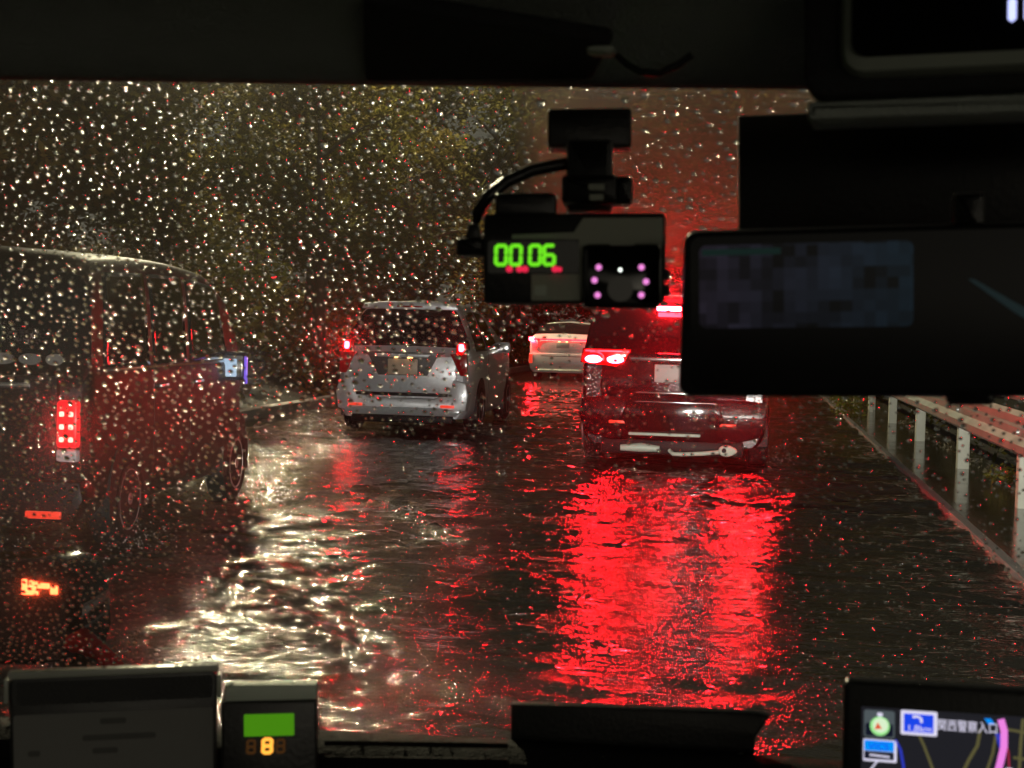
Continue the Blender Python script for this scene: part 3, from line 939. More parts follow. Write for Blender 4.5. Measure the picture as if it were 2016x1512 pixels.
# ---- white car farther on
far = empty('white_car', (-4.55, 36.5, -0.03), math.radians(-2), 'pearl white car with red light bar farther ahead, half hidden by the minivan', 'car')
S3 = Shell([(0, .98), (.06, 1.05), (.2, 1.12), (.45, 1.25), (.9, 1.42), (1.3, 1.47), (2, 1.46), (2.8, 1.3), (3.4, 1.0), (4.4, .8), (4.5, .6)],
           [(0, .8), (.08, .86), (.5, .89), (3.5, .89), (4.3, .78), (4.5, .65)], 1.02, 1.47, .22, .2)
S3.body('body', M['pearl'], far)
S3.cross('rear_window', M['glass_dark'], far, .3, .95, .62, .008, tedge1=.86)
S3.patch('side_window', M['glass_dark'], far, (.8, 3.1, 1.05, 2.7, .55, .77), (1, -1))
prismo('tailgate', M['pearl'], far, [(-.6, .62), (.6, .62), (.66, .8), (.64, 1.0), (-.64, 1.0), (-.66, .8)], -.05, .06, .02)
boxo('light_bar', M['brake_mid'], far, -.83, .83, -.07, -.03, 1.015, 1.06, .01)
for sx in (-1, 1):
    boxo('brake_light', M['brake'], far, sx * .8 - .06, sx * .8 + .06, -.075, .05, 1.0, 1.085, .02)
    boxo('reflector', M['reflector'], far, sx * .8 - .045, sx * .8 + .045, -.11, -.08, .44, .66, .01)
    for yy in (.9, 3.6):
        wheel(far, sx * .8, yy, .32, sx); arch(far, S3, yy, .36, sx, M['black_plastic'])
boxo('number_plate', M['plate'], far, -.165, .165, -.07, -.055, .83, .97, .004)
boxo('plate_lamp', M['plate_lamp'], far, -.12, -.07, -.085, -.06, .985, 1.0, .003)
boxo('plate_lamp', M['plate_lamp'], far, .07, .12, -.085, -.06, .985, 1.0, .003)
prismo('bumper', M['pearl'], far, [(-.8, .3), (-.5, .25), (.5, .25), (.8, .3), (.87, .5), (.84, .68), (.6, .7), (-.6, .7), (-.84, .68), (-.87, .5)], -.09, .1, .03)
boxo('bumper_trim', M['black_plastic'], far, -.55, .55, -.1, -.07, .62, .635, .004)
boxo('bumper_lip', M['rim_grey'], far, -.6, .6, -.11, -.06, .25, .3, .015)

# ---- dark van at the left edge
van = empty('dark_van', (-4.38, 7.6, -0.03), math.radians(4.2), 'dark brown boxy van with round stickers on its rear window, cut by picture edge', 'van')
S4 = Shell([(0, 1.02), (.04, 1.1), (.08, 1.3), (.13, 1.56), (.2, 1.68), (.35, 1.72), (1.4, 1.745), (2.4, 1.70), (2.85, 1.5), (3.15, 1.12), (3.3, .98), (3.45, .6)],
           [(0, .77), (.05, .81), (.3, .825), (1, .83), (2.8, .83), (3.2, .78), (3.45, .66)], 1.06, 1.745, .24, .08)
S4.body('body', M['brown'], van)
S4.cross('rear_window', M['glass_dark'], van, .05, .15, .6, .008, tedge1=.84)
S4.patch('side_window', M['glass_dark'], van, (.22, 1.0, .32, 1.0, .535, .77), (1, -1))
S4.patch('side_window', M['glass_dark'], van, (1.08, 1.75, 1.08, 1.75, .535, .77), (1, -1))
S4.patch('side_window', M['glass_dark'], van, (1.83, 2.75, 1.83, 2.5, .535, .77), (1, -1))
S4.patch('window_trim', M['chrome'], van, (.2, 2.9, .2, 2.86, .505, .53), (1,), .008, 16)
S4.patch('door_seam', M['black_plastic'], van, (1.04, 1.052, 1.04, 1.052, .08, .5), (1,), .003, 6)
S4.patch('door_seam', M['black_plastic'], van, (1.79, 1.802, 1.79, 1.802, .08, .5), (1,), .003, 6)
for yy in (1.18, 1.93):
    q = S4.P(yy, .47)
    boxo('door_handle', M['chrome'], van, q.x, q.x + .035, yy - .08, yy + .08, .93, .955, .008)
prismo('tailgate', M['brown'], van, [(-.62, .45), (.62, .45), (.66, .7), (.64, 1.03), (-.64, 1.03), (-.66, .7)], -.04, .05, .02)
boxo('tailgate_garnish', M['chrome'], van, -.5, .5, -.07, -.035, .96, .995, .008)
prismo('bumper', M['brown'], van, [(-.76, .24), (-.5, .2), (.5, .2), (.76, .24), (.82, .36), (.8, .46), (-.8, .46), (-.82, .36)], -.1, .1, .025)
boxo('bumper_trim', M['galv'], van, -.6, .35, -.108, -.085, .40, .42, .006)
boxo('number_plate', M['plate'], van, -.165, .165, -.06, -.042, .7, .865, .004)
for sx in (-1, 1):
    cs = boxo('tail_light', M['brake_van'], van, sx * .70 - .06, sx * .70 + .06, -.05, .1, .64, .9, .02)
    for kz in range(3):
        for kx in (-1, 1):
            boxo('brake_led', M['van_led'], cs, sx * .70 + kx * .026 - .014, sx * .70 + kx * .026 + .014, -.056, -.045, .672 + kz * .07, .70 + kz * .07, .006)
    boxo('reversing_light', M['clear_lens'], van, sx * .70 - .06, sx * .70 + .06, -.048, .1, .56, .632, .015)
    boxo('reflector', M['reflector'], van, sx * .6 - .1, sx * .6 + .1, -.118, -.09, .255, .295, .006)
    for yy in (.62, 2.95):
        wheel(van, sx * .745, yy, .29, sx, .17); arch(van, S4, yy, .34, sx, M['black_plastic'])
    mirror_ear(van, S4, 2.7, sx, 1.02, M['brown'], 1.4)
M['glint_blue'] = emit('mirror_glint_blue', (.55, .75, 1.0), .75); M['glint_violet'] = emit('mirror_glint_violet', (.25, .12, 1.0), .8)
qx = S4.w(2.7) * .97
boxo('mirror_glint', M['glint_blue'], van, qx - .05, qx + .1, 2.625, 2.64, .95, 1.08, .006)  # glowing patches painted for light reflected in the door mirror
boxo('mirror_glint', M['glint_violet'], van, qx + .15, qx + .175, 2.65, 2.67, .9, 1.1, .006)
for sx_, rx, nm, mt in ((.46, .065, 'pale oval sticker', 'notice_ink'), (.3, .075, 'cream oval sticker', 'notice_ink'), (.6, .05, 'small pale sticker', 'notice_ink')):
    bm = bmesh.new()
    p0 = S4.P(.055, .9)
    prism(bm, [(sx_ + rx * math.cos(a), 1.12 + .032 * math.sin(a)) for a in np.linspace(0, -2 * math.pi, 21)[:-1]], .018, .024)
    from_bm('sticker', bm, M[mt], van)

# spray thrown up at the wheels
bm = bmesh.new()
rr = random.Random(21)
for (cx, cy, sx_, sy_, sz_, n) in ((-3.42, 8.05, .1, .14, .07, 130), (-3.42, 10.4, .1, .12, .10, 150), (-3.75, 7.35, .22, .1, .05, 150), (-3.3, 17.9, .12, .12, .08, 140), (-4.95, 17.6, .25, .12, .1, 160),
                                   (-3.3, 20.5, .12, .12, .08, 90), (-1.6, 15.1, .1, .1, .08, 140), (.25, 15.4, .14, .12, .12, 150), (-3.15, 17.4, .4, .1, .03, 90)):
    for _ in range(n):
        p = Vector((cx + rr.gauss(0, sx_), cy + rr.gauss(0, sy_), abs(rr.gauss(0, sz_))))
        bmesh.ops.create_icosphere(bm, subdivisions=1, radius=rr.uniform(.0015, .0045), matrix=Matrix.Translation(p))
M['spray'] = mat('water_spray', (.42, .42, .4), .3, 0, .1, 9)
o = from_bm('spray', bm, M['spray'], None, 80)
tag(o, 'pale water spray splashing around the car wheels', kind='stuff')

# ------------------------------------------------------------------ the taxi around the camera
CX = .14                                   # middle of the taxi
taxi = empty('taxi', (0, 0, 0), 0, 'dark taxi cabin with headliner, dashboard and rain-spotted windscreen', 'taxi')


def ws(x, v):
    """windscreen surface: v 0 at the bottom, 1 at the top"""
    b = .11 * (x - CX) ** 2
    return Vector((x, 1.66 + (1.0 - 1.66) * v - b, .80 + (1.545 - .80) * v + .02 * math.sin(math.pi * v)))


bm = bmesh.new()
nx, nv = 40, 20
g = [[bm.verts.new(ws(-1.0 + 2.2 * i / nx, j / nv)) for j in range(nv + 1)] for i in range(nx + 1)]
for i in range(nx):
    for j in range(nv): bm.faces.new((g[i][j], g[i + 1][j], g[i + 1][j + 1], g[i][j + 1]))
from_bm('windscreen', bm, M['windscreen'], taxi, 60)

# headliner: curved skin from the windscreen header back over the camera
bm = bmesh.new()
HL = [(.985, 1.512), (.975, 1.506), (.955, 1.507), (.93, 1.516), (.90, 1.531), (.86, 1.548), (.80, 1.565), (.6, 1.59), (.2, 1.61), (-.5, 1.6)]
xsn = list(np.linspace(-1.0, 1.25, 26))
g = [[bm.verts.new((x, yy - .10 * (x - CX) ** 2, z - .03 * max(0, abs(x - CX) - .5) ** 2 - (.012 * max(0, x - .02) if yy > .9 else 0))) for yy, z in HL] for x in xsn]
for i in range(len(g) - 1):
    for j in range(len(HL) - 1): bm.faces.new((g[i][j], g[i + 1][j], g[i + 1][j + 1], g[i][j + 1]))
hl = from_bm('headliner', bm, M['fabric'], taxi, 80)
hl.modifiers.new('thick', 'SOLIDIFY').thickness = .02
boxo('roof_panel', M['black_plastic'], taxi, -1.0, 1.25, -.5, .95, 1.64, 1.66)


def quad_slab(name, mat_, parent, corners, th=.01, bev=.004):
    """slab on four corners (x,y,z), thickness away from the camera"""
    c = [Vector(p) for p in corners]
    n = (c[1] - c[0]).cross(c[3] - c[0]).normalized()
    if n.y < 0: n = -n
    bm = bmesh.new()
    a = [bm.verts.new(p) for p in c]; b = [bm.verts.new(p + n * th) for p in c]
    bm.faces.new(a); bm.faces.new(b[::-1])
    for k in range(4): bm.faces.new((a[k], a[(k + 1) % 4], b[(k + 1) % 4], b[k]))
    bmesh.ops.recalc_face_normals(bm, faces=bm.faces)
    if bev: bmesh.ops.bevel(bm, geom=list(bm.edges), offset=bev, segments=3, affect='EDGES', profile=.5)
    return from_bm(name, bm, mat_, parent, 40)


sv = quad_slab('sun_visor', M['fabric_dark'], taxi, [at(712, 4, .84), at(1205, 88, .86), at(1165, 160, .93), at(716, 164, .93)], .012)
boxo('visor_clip', M['rim_grey'], taxi, *sorted((at(1158, 88, .855).x, at(1214, 88, .855).x)), .845, .86, at(1180, 108, .85).z, at(1180, 90, .85).z, .004)
# dashboard
bm = bmesh.new()
DP = [(1.72, .84), (1.62, .875), (1.5, .915), (1.38, .955), (1.30, .98), (1.25, .985), (1.21, .97), (1.18, .93), (1.18, .5), (1.2, .3)]
g = [[bm.verts.new((x, yy - .08 * (x - CX) ** 2, z + (.0))) for yy, z in DP] for x in np.linspace(-1.0, 1.25, 24)]
for i in range(len(g) - 1):
    for j in range(len(DP) - 1): bm.faces.new((g[i][j], g[i][j + 1], g[i + 1][j + 1], g[i + 1][j]))
from_bm('dashboard', bm, M['dash'], taxi, 60)
for k, (py, w_) in enumerate(((1462, 7), (1496, 12))):
    p, q = at(640, py, 1.13 - .02 * k), at(1000, py + 6, 1.13 - .02 * k)
    tubeo('dash_strip', M['dash'], taxi, [p, (p + q) / 2, q], .0022 + .001 * k, 8)
# nose and the left wing mirror
bm = bmesh.new()
NP = [(1.74, .78), (1.84, .74), (1.93, .66), (1.97, .5), (1.97, .25)]
g = [[bm.verts.new((x, yy - .1 * (x - CX) ** 2, z)) for yy, z in NP] for x in np.linspace(-.75, 1.03, 16)]
for i in range(len(g) - 1):
    for j in range(len(NP) - 1): bm.faces.new((g[i][j], g[i + 1][j], g[i + 1][j + 1], g[i][j + 1]))
from_bm('nose', bm, M['black_plastic'], taxi, 60)
for k, hx in enumerate((CX - .62, CX + .62)):
    hlp = boxo('headlight', M['clear_lens'], taxi, hx - .1, hx + .1, 1.93, 1.99, .58, .68, .02)
    sd = bpy.data.lights.new('headlight_beam', 'SPOT')
    sd.energy = 1700; sd.color = (1, .95, .88); sd.spot_size = math.radians(64); sd.spot_blend = .9; sd.shadow_soft_size = .05
    so = bpy.data.objects.new('headlight_beam', sd); COL.objects.link(so); so.parent = taxi
    so.location = (hx, 2.03, .63); so.rotation_euler = (math.radians(87.2), 0, math.radians(12 if k == 0 else -13))

wmr = empty('wing_mirror', at(80, 1235, 2.0), 0, 'black wing mirror with red-orange painted reflection, beyond the lower windscreen corner', 'wing mirror')
wl = wmr.location
def wrel(px, py, Y=2.0): return at(px, py, Y) - wl
bm = bmesh.new()
c = [wrel(-70, 1310), wrel(150, 1310), wrel(166, 1250), wrel(163, 1180), wrel(148, 1130), wrel(120, 1108), wrel(60, 1100), wrel(-70, 1104)]
prism(bm, [(p.x, p.z) for p in c][::-1], -.01, .09, .012)
from_bm('housing', bm, M['piano'], wmr, 40)
c = [wrel(-70, 1298), wrel(128, 1296), wrel(140, 1240), wrel(138, 1185), wrel(124, 1140), wrel(100, 1122), wrel(-70, 1120)]
M['mirror_glass'] = mat('mirror_glass', (.16, .14, .13), .15, .9, .4, 60, .4)
prismo('mirror_glass', M['mirror_glass'], wmr, [(p.x, p.z) for p in c][::-1], -.014, -.009, .002)
M['refl_orange'] = emit('mirror_reflection_orange', (1, .10, .03), 9)  # glowing bars stand in for red-orange light reflected in the mirror
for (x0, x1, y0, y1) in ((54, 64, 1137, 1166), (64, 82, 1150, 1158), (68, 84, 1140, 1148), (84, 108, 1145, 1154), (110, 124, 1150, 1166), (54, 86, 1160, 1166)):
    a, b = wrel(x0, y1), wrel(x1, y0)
    boxo('mirror_reflection_bar', M['refl_orange'], wmr, a.x, b.x, -.019, -.0145, a.z, b.z, .0015)
tubeo('arm', M['red_lens'], wmr, [wrel(120, 1260, 2.02), wrel(165, 1262, 2.0), wrel(200, 1285, 1.99), wrel(240, 1325, 1.98), wrel(262, 1365, 1.97)], [.022, .02, .013, .012, .014], 12)  # red colour painted for brake light reflected on the wet arm
tubeo('mount', M['black_plastic'], wmr, [wrel(130, 1290, 2.03), wrel(180, 1330, 2.02), wrel(215, 1390, 2.0)], [.04, .03, .03], 12)

# raindrops on the windscreen: too many to count
rr = random.Random(99)
verts, faces, flat_faces = [], [], []
NS, NR = 10, 5
def add_drop(x, v, r, flat=.65, sq=1.15, NS=10, NR=5):
    p = ws(x, v)
    e = .004
    du = (ws(x + e, v) - ws(x - e, v)).normalized(); dv = (ws(x, v + e) - ws(x, v - e)).normalized()
    n = du.cross(dv).normalized()
    if n.y < 0: n = -n
    p = p + n * .0006
    base = len(verts)
    a0 = rr.uniform(0, 6.28)
    CA = math.radians(flat * 100)            # contact angle
    RR = r / math.sin(CA)
    for i in range(NR):
        th = CA * (1 - i / NR)
        q = RR * math.sin(th)
        for k in range(NS):
            a = a0 + 2 * math.pi * k / NS
            verts.append(p + du * q * math.cos(a) + dv * q * sq * math.sin(a) + n * (RR * (math.cos(th) - math.cos(CA))))
    verts.append(p + n * RR * (1 - math.cos(CA)))
    for i in range(NR - 1):
        for k in range(NS):
            faces.append((base + i * NS + k, base + i * NS + (k + 1) % NS, base + (i + 1) * NS + (k + 1) % NS, base + (i + 1) * NS + k))
    for k in range(NS): faces.append((base + (NR - 1) * NS + k, base + (NR - 1) * NS + (k + 1) % NS, base + NR * NS))
    faces.append(tuple(base + k for k in range(NS))[::-1])
    flat_faces.append(len(faces) - 1)


cells = {}
placed = 0
for _ in range(110000):
    x, v = rr.uniform(-.78, .62), rr.uniform(.02, .985)
    px, py = pix(ws(x, v))
    if not (-60 < px < 2076 and 120 < py < 1470): continue
    # the wiper has cleared an arc low in the middle
    dens = 1.0
    swept = math.hypot((px - 1250) / 900, (py - 1500) / 860)
    if px > 1040: dens = .42 if py < 620 else .3
    if swept < 1: dens = min(dens, .30 if px < 1000 else .16)
    if 1330 < py and 620 < px < 1700: dens = .9
    if rr.random() > dens: continue
    big = rr.random()
    r = (.0005 + .0004 * rr.random()) if big < .6 else ((.0009 + .0004 * rr.random()) if big < .97 else .0014 + .0003 * rr.random())
    r *= 2.3
    if swept < 1: r *= .7
    key = (int(x / .006), int((v * 1.0) / .006))
    ok = True
    for dx in (-1, 0, 1):
        for dy in (-1, 0, 1):
            for (qx, qv, qr) in cells.get((key[0] + dx, key[1] + dy), ()):
                if math.hypot(qx - x, qv - v) < (qr + r) * 1.15 + .0012: ok = False
    if not ok: continue
    cells.setdefault(key, []).append((x, v, r))
    add_drop(x, v, r, rr.uniform(.55, .78), rr.uniform(1.0, 1.15))
    placed += 1
    if placed > 10500: break
for _ in range(4500):
    x, v = rr.uniform(-.78, .62), rr.uniform(.02, .985)
    px, py = pix(ws(x, v))
    if not (-60 < px < 1500 and 120 < py < 1470): continue
    swept = math.hypot((px - 1250) / 900, (py - 1500) / 760)
    if swept < 1 or (px > 1040 and rr.random() < .75): continue
    add_drop(x, v, rr.uniform(.0003, .00075), rr.uniform(.55, .75), rr.uniform(1.0, 1.1), 6, 3)
add_drop(at(1222, 290, 1.16).x, .80, .006)
me = bpy.data.meshes.new('raindrops')
me.from_pydata(verts, [], faces)
for p in me.polygons: p.use_smooth = True
for k in flat_faces:
    me.polygons[k].use_smooth = False; me.polygons[k].material_index = 1
bmx = bmesh.new(); bmx.from_mesh(me); bmesh.ops.recalc_face_normals(bmx, faces=bmx.faces)
bmx.to_mesh(me); bmx.free()
me.set_sharp_from_angle(angle=math.radians(42))
me.materials.append(M['drop']); me.materials.append(M['drop_base'])
rd = link('raindrops', me)
tag(rd, 'rain drops beaded all over the outside of the windscreen', kind='stuff')
print('drops', placed)


# ------------------------------------------------------------------ devices
class Panel:
    """local frame facing the camera for a device whose front lies at road depth Y round the pixel (px, py)"""
    def __init__(s, name, px, py, Y, label, cat, rz=0.0, tilt=0.0, roll=0.0):
        s.o = at(px, py, Y)
        s.e = empty(name, s.o, 0, label, cat)
        d = ray(px, py)
        yaw = math.atan2(-d.x, d.y)
        s.e.rotation_euler = (Matrix.Rotation(yaw * .8 + rz, 3, 'Z') @ Matrix.Rotation(tilt, 3, 'X') @ Matrix.Rotation(-ROLL - roll, 3, 'Y')).to_euler()
        s.k = Y / F
        s.px, s.py = px, py

    def x(s, px): return (px - s.px) * s.k * 1.0
    def z(s, py): return (s.py - py) * s.k

    def box(s, name, mat_, x0, x1, y0, y1, d0, d1, bev=.002, parent=None):
        return boxo(name, mat_, parent or s.e, s.x(x0), s.x(x1), d0, d1, s.z(y1), s.z(y0), bev)

    def poly(s, name, mat_, pts, d0, d1, bev=0.0, parent=None):
        return prismo(name, mat_, parent or s.e, [(s.x(a), s.z(b)) for a, b in pts], d0, d1, bev)

    def rrect(s, name, mat_, x0, x1, y0, y1, r, d0, d1, bev=0.0, parent=None):
        return prismo(name, mat_, parent or s.e, rrect(s.x(x0), s.x(x1), s.z(y1), s.z(y0), r * s.k), d0, d1, bev)

    def disc(s, name, mat_, px, py, r, d0, d1, parent=None, n=14):
        return prismo(name, mat_, parent or s.e, [(s.x(px) + r * s.k * math.cos(a), s.z(py) + r * s.k * math.sin(a)) for a in np.linspace(0, -2 * math.pi, n + 1)[:-1]], d0, d1)

    def line(s, name, mat_, pts, w, d, parent=None, d2=None):
        bm = bmesh.new()
        P_ = [Vector((s.x(a), 0, s.z(b))) for a, b in pts]
        L_, R_ = [], []
        for i, p in enumerate(P_):
            t = (P_[min(i + 1, len(P_) - 1)] - P_[max(i - 1, 0)]).normalized()
            n_ = Vector((-t.z, 0, t.x)) * w * s.k / 2
            L_.append(p + n_); R_.append(p - n_)
        fr = [[bm.verts.new(q + Vector((0, dd, 0))) for q in (L_[i], R_[i])] for dd in (d,) for i in range(len(P_))]
        for i in range(len(P_) - 1): bm.faces.new((fr[i][0], fr[i + 1][0], fr[i + 1][1], fr[i][1]))
        bmesh.ops.recalc_face_normals(bm, faces=bm.faces)
        for f_ in bm.faces:
            if f_.normal.y > 0: f_.normal_flip()
        return from_bm(name, bm, mat_, parent or s.e)

    def text(s, name, mat_, txt, px, py, h, d, parent=None, ext=.0002, width=None):
        cu = bpy.data.curves.new(name, 'FONT'); cu.body = txt; cu.size = 1; cu.extrude = .01
        tmp = bpy.data.objects.new('tmp', cu); COL.objects.link(tmp)
        bpy.context.view_layer.update()
        me_ = bpy.data.meshes.new_from_object(tmp.evaluated_get(bpy.context.evaluated_depsgraph_get()))
        bpy.data.objects.remove(tmp)
        if not len(me_.vertices): return None
        c_ = np.array([v.co[:] for v in me_.vertices]); lo_, hi_ = c_.min(0), c_.max(0)
        sc = h * s.k / (hi_[1] - lo_[1]); sx = sc if width is None else width * s.k / (hi_[0] - lo_[0])
        for v in me_.vertices:
            v.co = Vector((s.x(px) + (v.co.x - lo_[0]) * sx, d - (v.co.z > 0) * ext, s.z(py) + (v.co.y - lo_[1]) * sc))
        me_.materials.clear()
        return link(name, me_, mat_, parent or s.e)

    def seg7(s, name, mat_, ch, px, py, w, h, t, d, parent=None, slant=.06):
        """seven-segment digit with its lower left corner at px,py"""
        on = {'0': 'abcdef', '1': 'bc', '6': 'acdefg', '8': 'abcdefg'}[ch]
        seg = {'a': (.12, 1, .88, 1), 'g': (.12, .5, .88, .5), 'd': (.12, 0, .88, 0), 'f': (0, .56, 0, .95), 'b': (1, .56, 1, .95), 'e': (0, .05, 0, .44), 'c': (1, .05, 1, .44)}
        for k_ in on:
            a = seg[k_]
            x0, y0, x1, y1 = px + (a[0] + slant * a[1]) * w, py - a[1] * h, px + (a[2] + slant * a[3]) * w, py - a[3] * h
            ln = math.hypot(x1 - x0, y1 - y0); ux, uy = (x1 - x0) / ln, (y1 - y0) / ln
            nx_, ny_ = -uy * t / 2, ux * t / 2
            pts = [(x0 + nx_, y0 + ny_), (x1 + nx_, y1 + ny_), (x1 + ux * t * .4, y1 + uy * t * .4), (x1 - nx_, y1 - ny_), (x0 - nx_, y0 - ny_), (x0 - ux * t * .4, y0 - uy * t * .4)]
            s.poly(name, mat_, pts, d, d + .0006, 0, parent)


# -- dashcam
D = Panel('dashcam', 1130, 510, .92, 'black dashcam with green 00:06 readout and pink infrared lights, hung from the windscreen', 'dashcam')
M['led_green'] = emit('led_green', (.17, .85, .015), 1.0)
M['led_red'] = emit('led_red', (1, .02, .08), .85)
M['led_ir'] = emit('led_infrared', (1, .28, .8), .95)
M['led_white'] = emit('led_white', (.9, 1, .9), 2.5)
bd = D.rrect('case', M['device'], 950, 1310, 420, 598, 10, 0, .04, .002)
D.rrect('top_block', M['device'], 972, 1093, 378, 424, 8, .004, .036, .002)
D.poly('grey_panel', M['device_grey'], [(1008, 462), (1130, 458), (1148, 430), (1304, 430), (1304, 596), (1296, 596), (1296, 484), (1148, 484), (1144, 592), (1046, 592), (1046, 540), (1140, 540), (1140, 472), (1008, 470)][::-1], -.003, .002)
D.rrect('display_window', M['piano'], 960, 1140, 474, 538, 6, -.0035, .002)
for ch, px in (('0', 976), ('0', 1005), ('0', 1043), ('6', 1071)): D.seg7('digit_segment', M['led_green'], ch, px, 521, 20, 37, 7, -.0046)
for px in (1003, 1023, 1034, 1093): D.disc('red_led', M['led_red'], px, 530, 6.5, -.0048, -.004)
D.disc('red_led', M['led_red'], 1102, 531, 5, -.0048, -.004)
D.rrect('button', M['rim_grey'], 1052, 1076, 562, 582, 4, -.0042, -.002)
cm = D.rrect('camera_module', M['piano'], 1148, 1300, 482, 608, 12, -.012, .02, .003)
D.poly('module_visor', M['device_grey'], [(1196, 480), (1252, 480), (1246, 486), (1202, 486)][::-1], -.016, -.008)
for px, py in ((1179, 528), (1171, 553), (1177, 582), (1262, 528), (1271, 556), (1262, 582)): D.disc('infrared_led', M['led_ir'], px, py, 6, -.0128, -.011, cm)
D.disc('status_led', M['led_white'], 1221, 533, 3.5, -.0128, -.011, cm)
D.rrect('lens', M['glass_dark'], 1196, 1246, 545, 595, 24, -.0135, -.011, 0, cm)
D.rrect('adhesive_plate', M['device'], 1070, 1246, 186, 268, 8, .06, .09, .002)
D.rrect('neck', M['device'], 1112, 1206, 262, 408, 10, .03, .065, .004)
D.rrect('clamp', M['device'], 1104, 1216, 340, 396, 8, .012, .05, .004)
D.rrect('knob', M['device'], 1206, 1246, 342, 396, 8, .015, .05, .004)
D.rrect('clamp_plate', M['device_grey'], 1158, 1190, 360, 372, 3, .009, .013)
D.rrect('clamp_plate', M['device_grey'], 1160, 1188, 380, 392, 3, .009, .013)
bm = bmesh.new()
cp = [(1125, 305), (1085, 312), (1040, 322), (990, 345), (950, 378), (930, 415), (924, 450), (922, 475)]
tube(bm, [(D.x(a), .045 - .003 * i, D.z(b)) for i, (a, b) in enumerate(cp)], .0042, 10)
from_bm('cable', bm, M['device'], D.e, 60)
D.rrect('connector', M['device'], 893, 956, 466, 502, 6, .006, .03, .003)
D.poly('connector_boot', M['device'], [(908, 470), (942, 470), (936, 436), (918, 436)][::-1], .012, .028, .002)
D.rrect('side_latch', M['device'], 1306, 1318, 530, 550, 3, .006, .02)
D.rrect('side_latch', M['device'], 1306, 1318, 560, 582, 3, .006, .02)
bm = bmesh.new()
tube(bm, [at(1214, 108, .9), at(1235, 128, .9), at(1262, 142, .9), at(1300, 144, .9), at(1335, 128, .9), at(1362, 108, .9)], .0022, 8)
o = from_bm('cable', bm, M['device'], None, 60)
tag(o, 'thin black cable looping along the headliner beside the sun visor', 'cable')

# -- rear-view mirror
R_ = Panel('rear_view_mirror', 1910, 610, .83, 'wide black rear-view mirror with a dim purple-blue reflection', 'mirror', roll=math.radians(.6))
pts = rrect(R_.x(1362), R_.x(2474), R_.z(776), R_.z(444), 26 * R_.k)
prismo('housing', M['device'], R_.e, [(x - .0035 * (z < 0) * (x < 0), z) for x, z in pts], 0, .03, .005)
M['mirror_dark'] = mat('mirror_dark', (.02, .02, .022), .1, .6, .2, 6)
R_.rrect('mirror_glass', M['mirror_dark'], 1378, 2458, 458, 762, 20, -.0015, .002)


def mosaic():
    m, t, b = newmat('mirror_reflection_mosaic')
    N, L = t.nodes, t.links
    tc = N.new('ShaderNodeTexCoord')
    vo = N.new('ShaderNodeTexNoise'); vo.inputs['Scale'].default_value = 75; vo.inputs['Detail'].default_value = 3
    sn = N.new('ShaderNodeVectorMath'); sn.operation = 'SNAP'; sn.inputs[1].default_value = (.0062, .0062, .0062)
    L.new(tc.outputs['Object'], sn.inputs[0]); L.new(sn.outputs[0], vo.inputs['Vector'])
    sx = N.new('ShaderNodeSeparateXYZ'); L.new(tc.outputs['Object'], sx.inputs[0])
    rx = N.new('ShaderNodeMapRange'); rx.inputs[1].default_value = -.15; rx.inputs[2].default_value = -.03; L.new(sx.outputs[0], rx.inputs[0])
    cr = N.new('ShaderNodeMix'); cr.data_type = 'RGBA'; cr.inputs[6].default_value = (.009, .007, .012, 1); cr.inputs[7].default_value = (.003, .008, .013, 1)
    L.new(rx.outputs[0], cr.inputs[0])
    mr = N.new('ShaderNodeMapRange'); mr.inputs[1].default_value = .35; mr.inputs[2].default_value = .7; mr.inputs[3].default_value = .1; mr.inputs[4].default_value = 1.5
    L.new(vo.outputs['Fac'], mr.inputs[0])
    b.inputs['Base Color'].default_value = (.004, .004, .004, 1); b.inputs['Roughness'].default_value = .15
    L.new(cr.outputs[2], b.inputs['Emission Color']); L.new(mr.outputs[0], b.inputs['Emission Strength'])
    return m


M['mosaic'] = mosaic()
R_.rrect('screen', M['mosaic'], 1396, 1806, 476, 640, 14, -.0022, -.0012)  # reflection painted as a glowing mosaic; the mirror has no display
M['faint_teal'] = emit('reflection_line', (.2, .6, .55), .014)
R_.rrect('reflection_bar', M['faint_teal'], 1402, 1556, 484, 496, 3, -.0028, -.002)  # pale bar of the same painted reflection
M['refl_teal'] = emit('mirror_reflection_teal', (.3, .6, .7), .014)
R_.poly('reflection', M['refl_teal'], [(1906, 552), (1916, 552), (2060, 640), (2060, 664), (1990, 616)][::-1], -.0022, -.0012)  # reflected streak painted as a faint glow
R_.rrect('adjuster', M['device'], 1866, 1956, 764, 792, 12, .002, .025, .004)
R_.rrect('stem', M['device'], 1880, 1940, 380, 460, 10, .02, .05, .004)
HB = Panel('sensor_housing', 1910, 330, 1.0, 'large black sensor housing on the windscreen above the rear-view mirror', 'housing')
HB.poly('cover', M['device'], [(1470, 214), (2350, 214), (2350, 470), (1474, 470)][::-1], 0, .05, .004)

# -- overhead clock console
K = Panel('overhead_clock', 1950, 40, .80, 'overhead clock console with blue-white digits and pale rounded rim', 'clock')
K.rrect('surround', M['fabric_dark'], 1600, 2330, -190, 166, 50, .012, .05, .006)
K.rrect('rim', M['rim_grey'], 1672, 2270, -150, 132, 46, 0, .03, .010)
K.rrect('face', M['piano'], 1696, 2240, -130, 98, 30, -.002, .006, .0)
M['led_blue'] = emit('led_blue_white', (.5, .55, 1), 1.6)
K.seg7('digit_segment', M['led_blue'], '1', 1950, 46, 38, 88, 15, -.0032, None, 0)
K.seg7('digit_segment', M['led_blue'], '0', 2017, 46, 40, 88, 15, -.0032, None, 0)
K.rrect('ledge', M['fabric'], 1606, 2330, 166, 204, 8, .02, .06, .004)

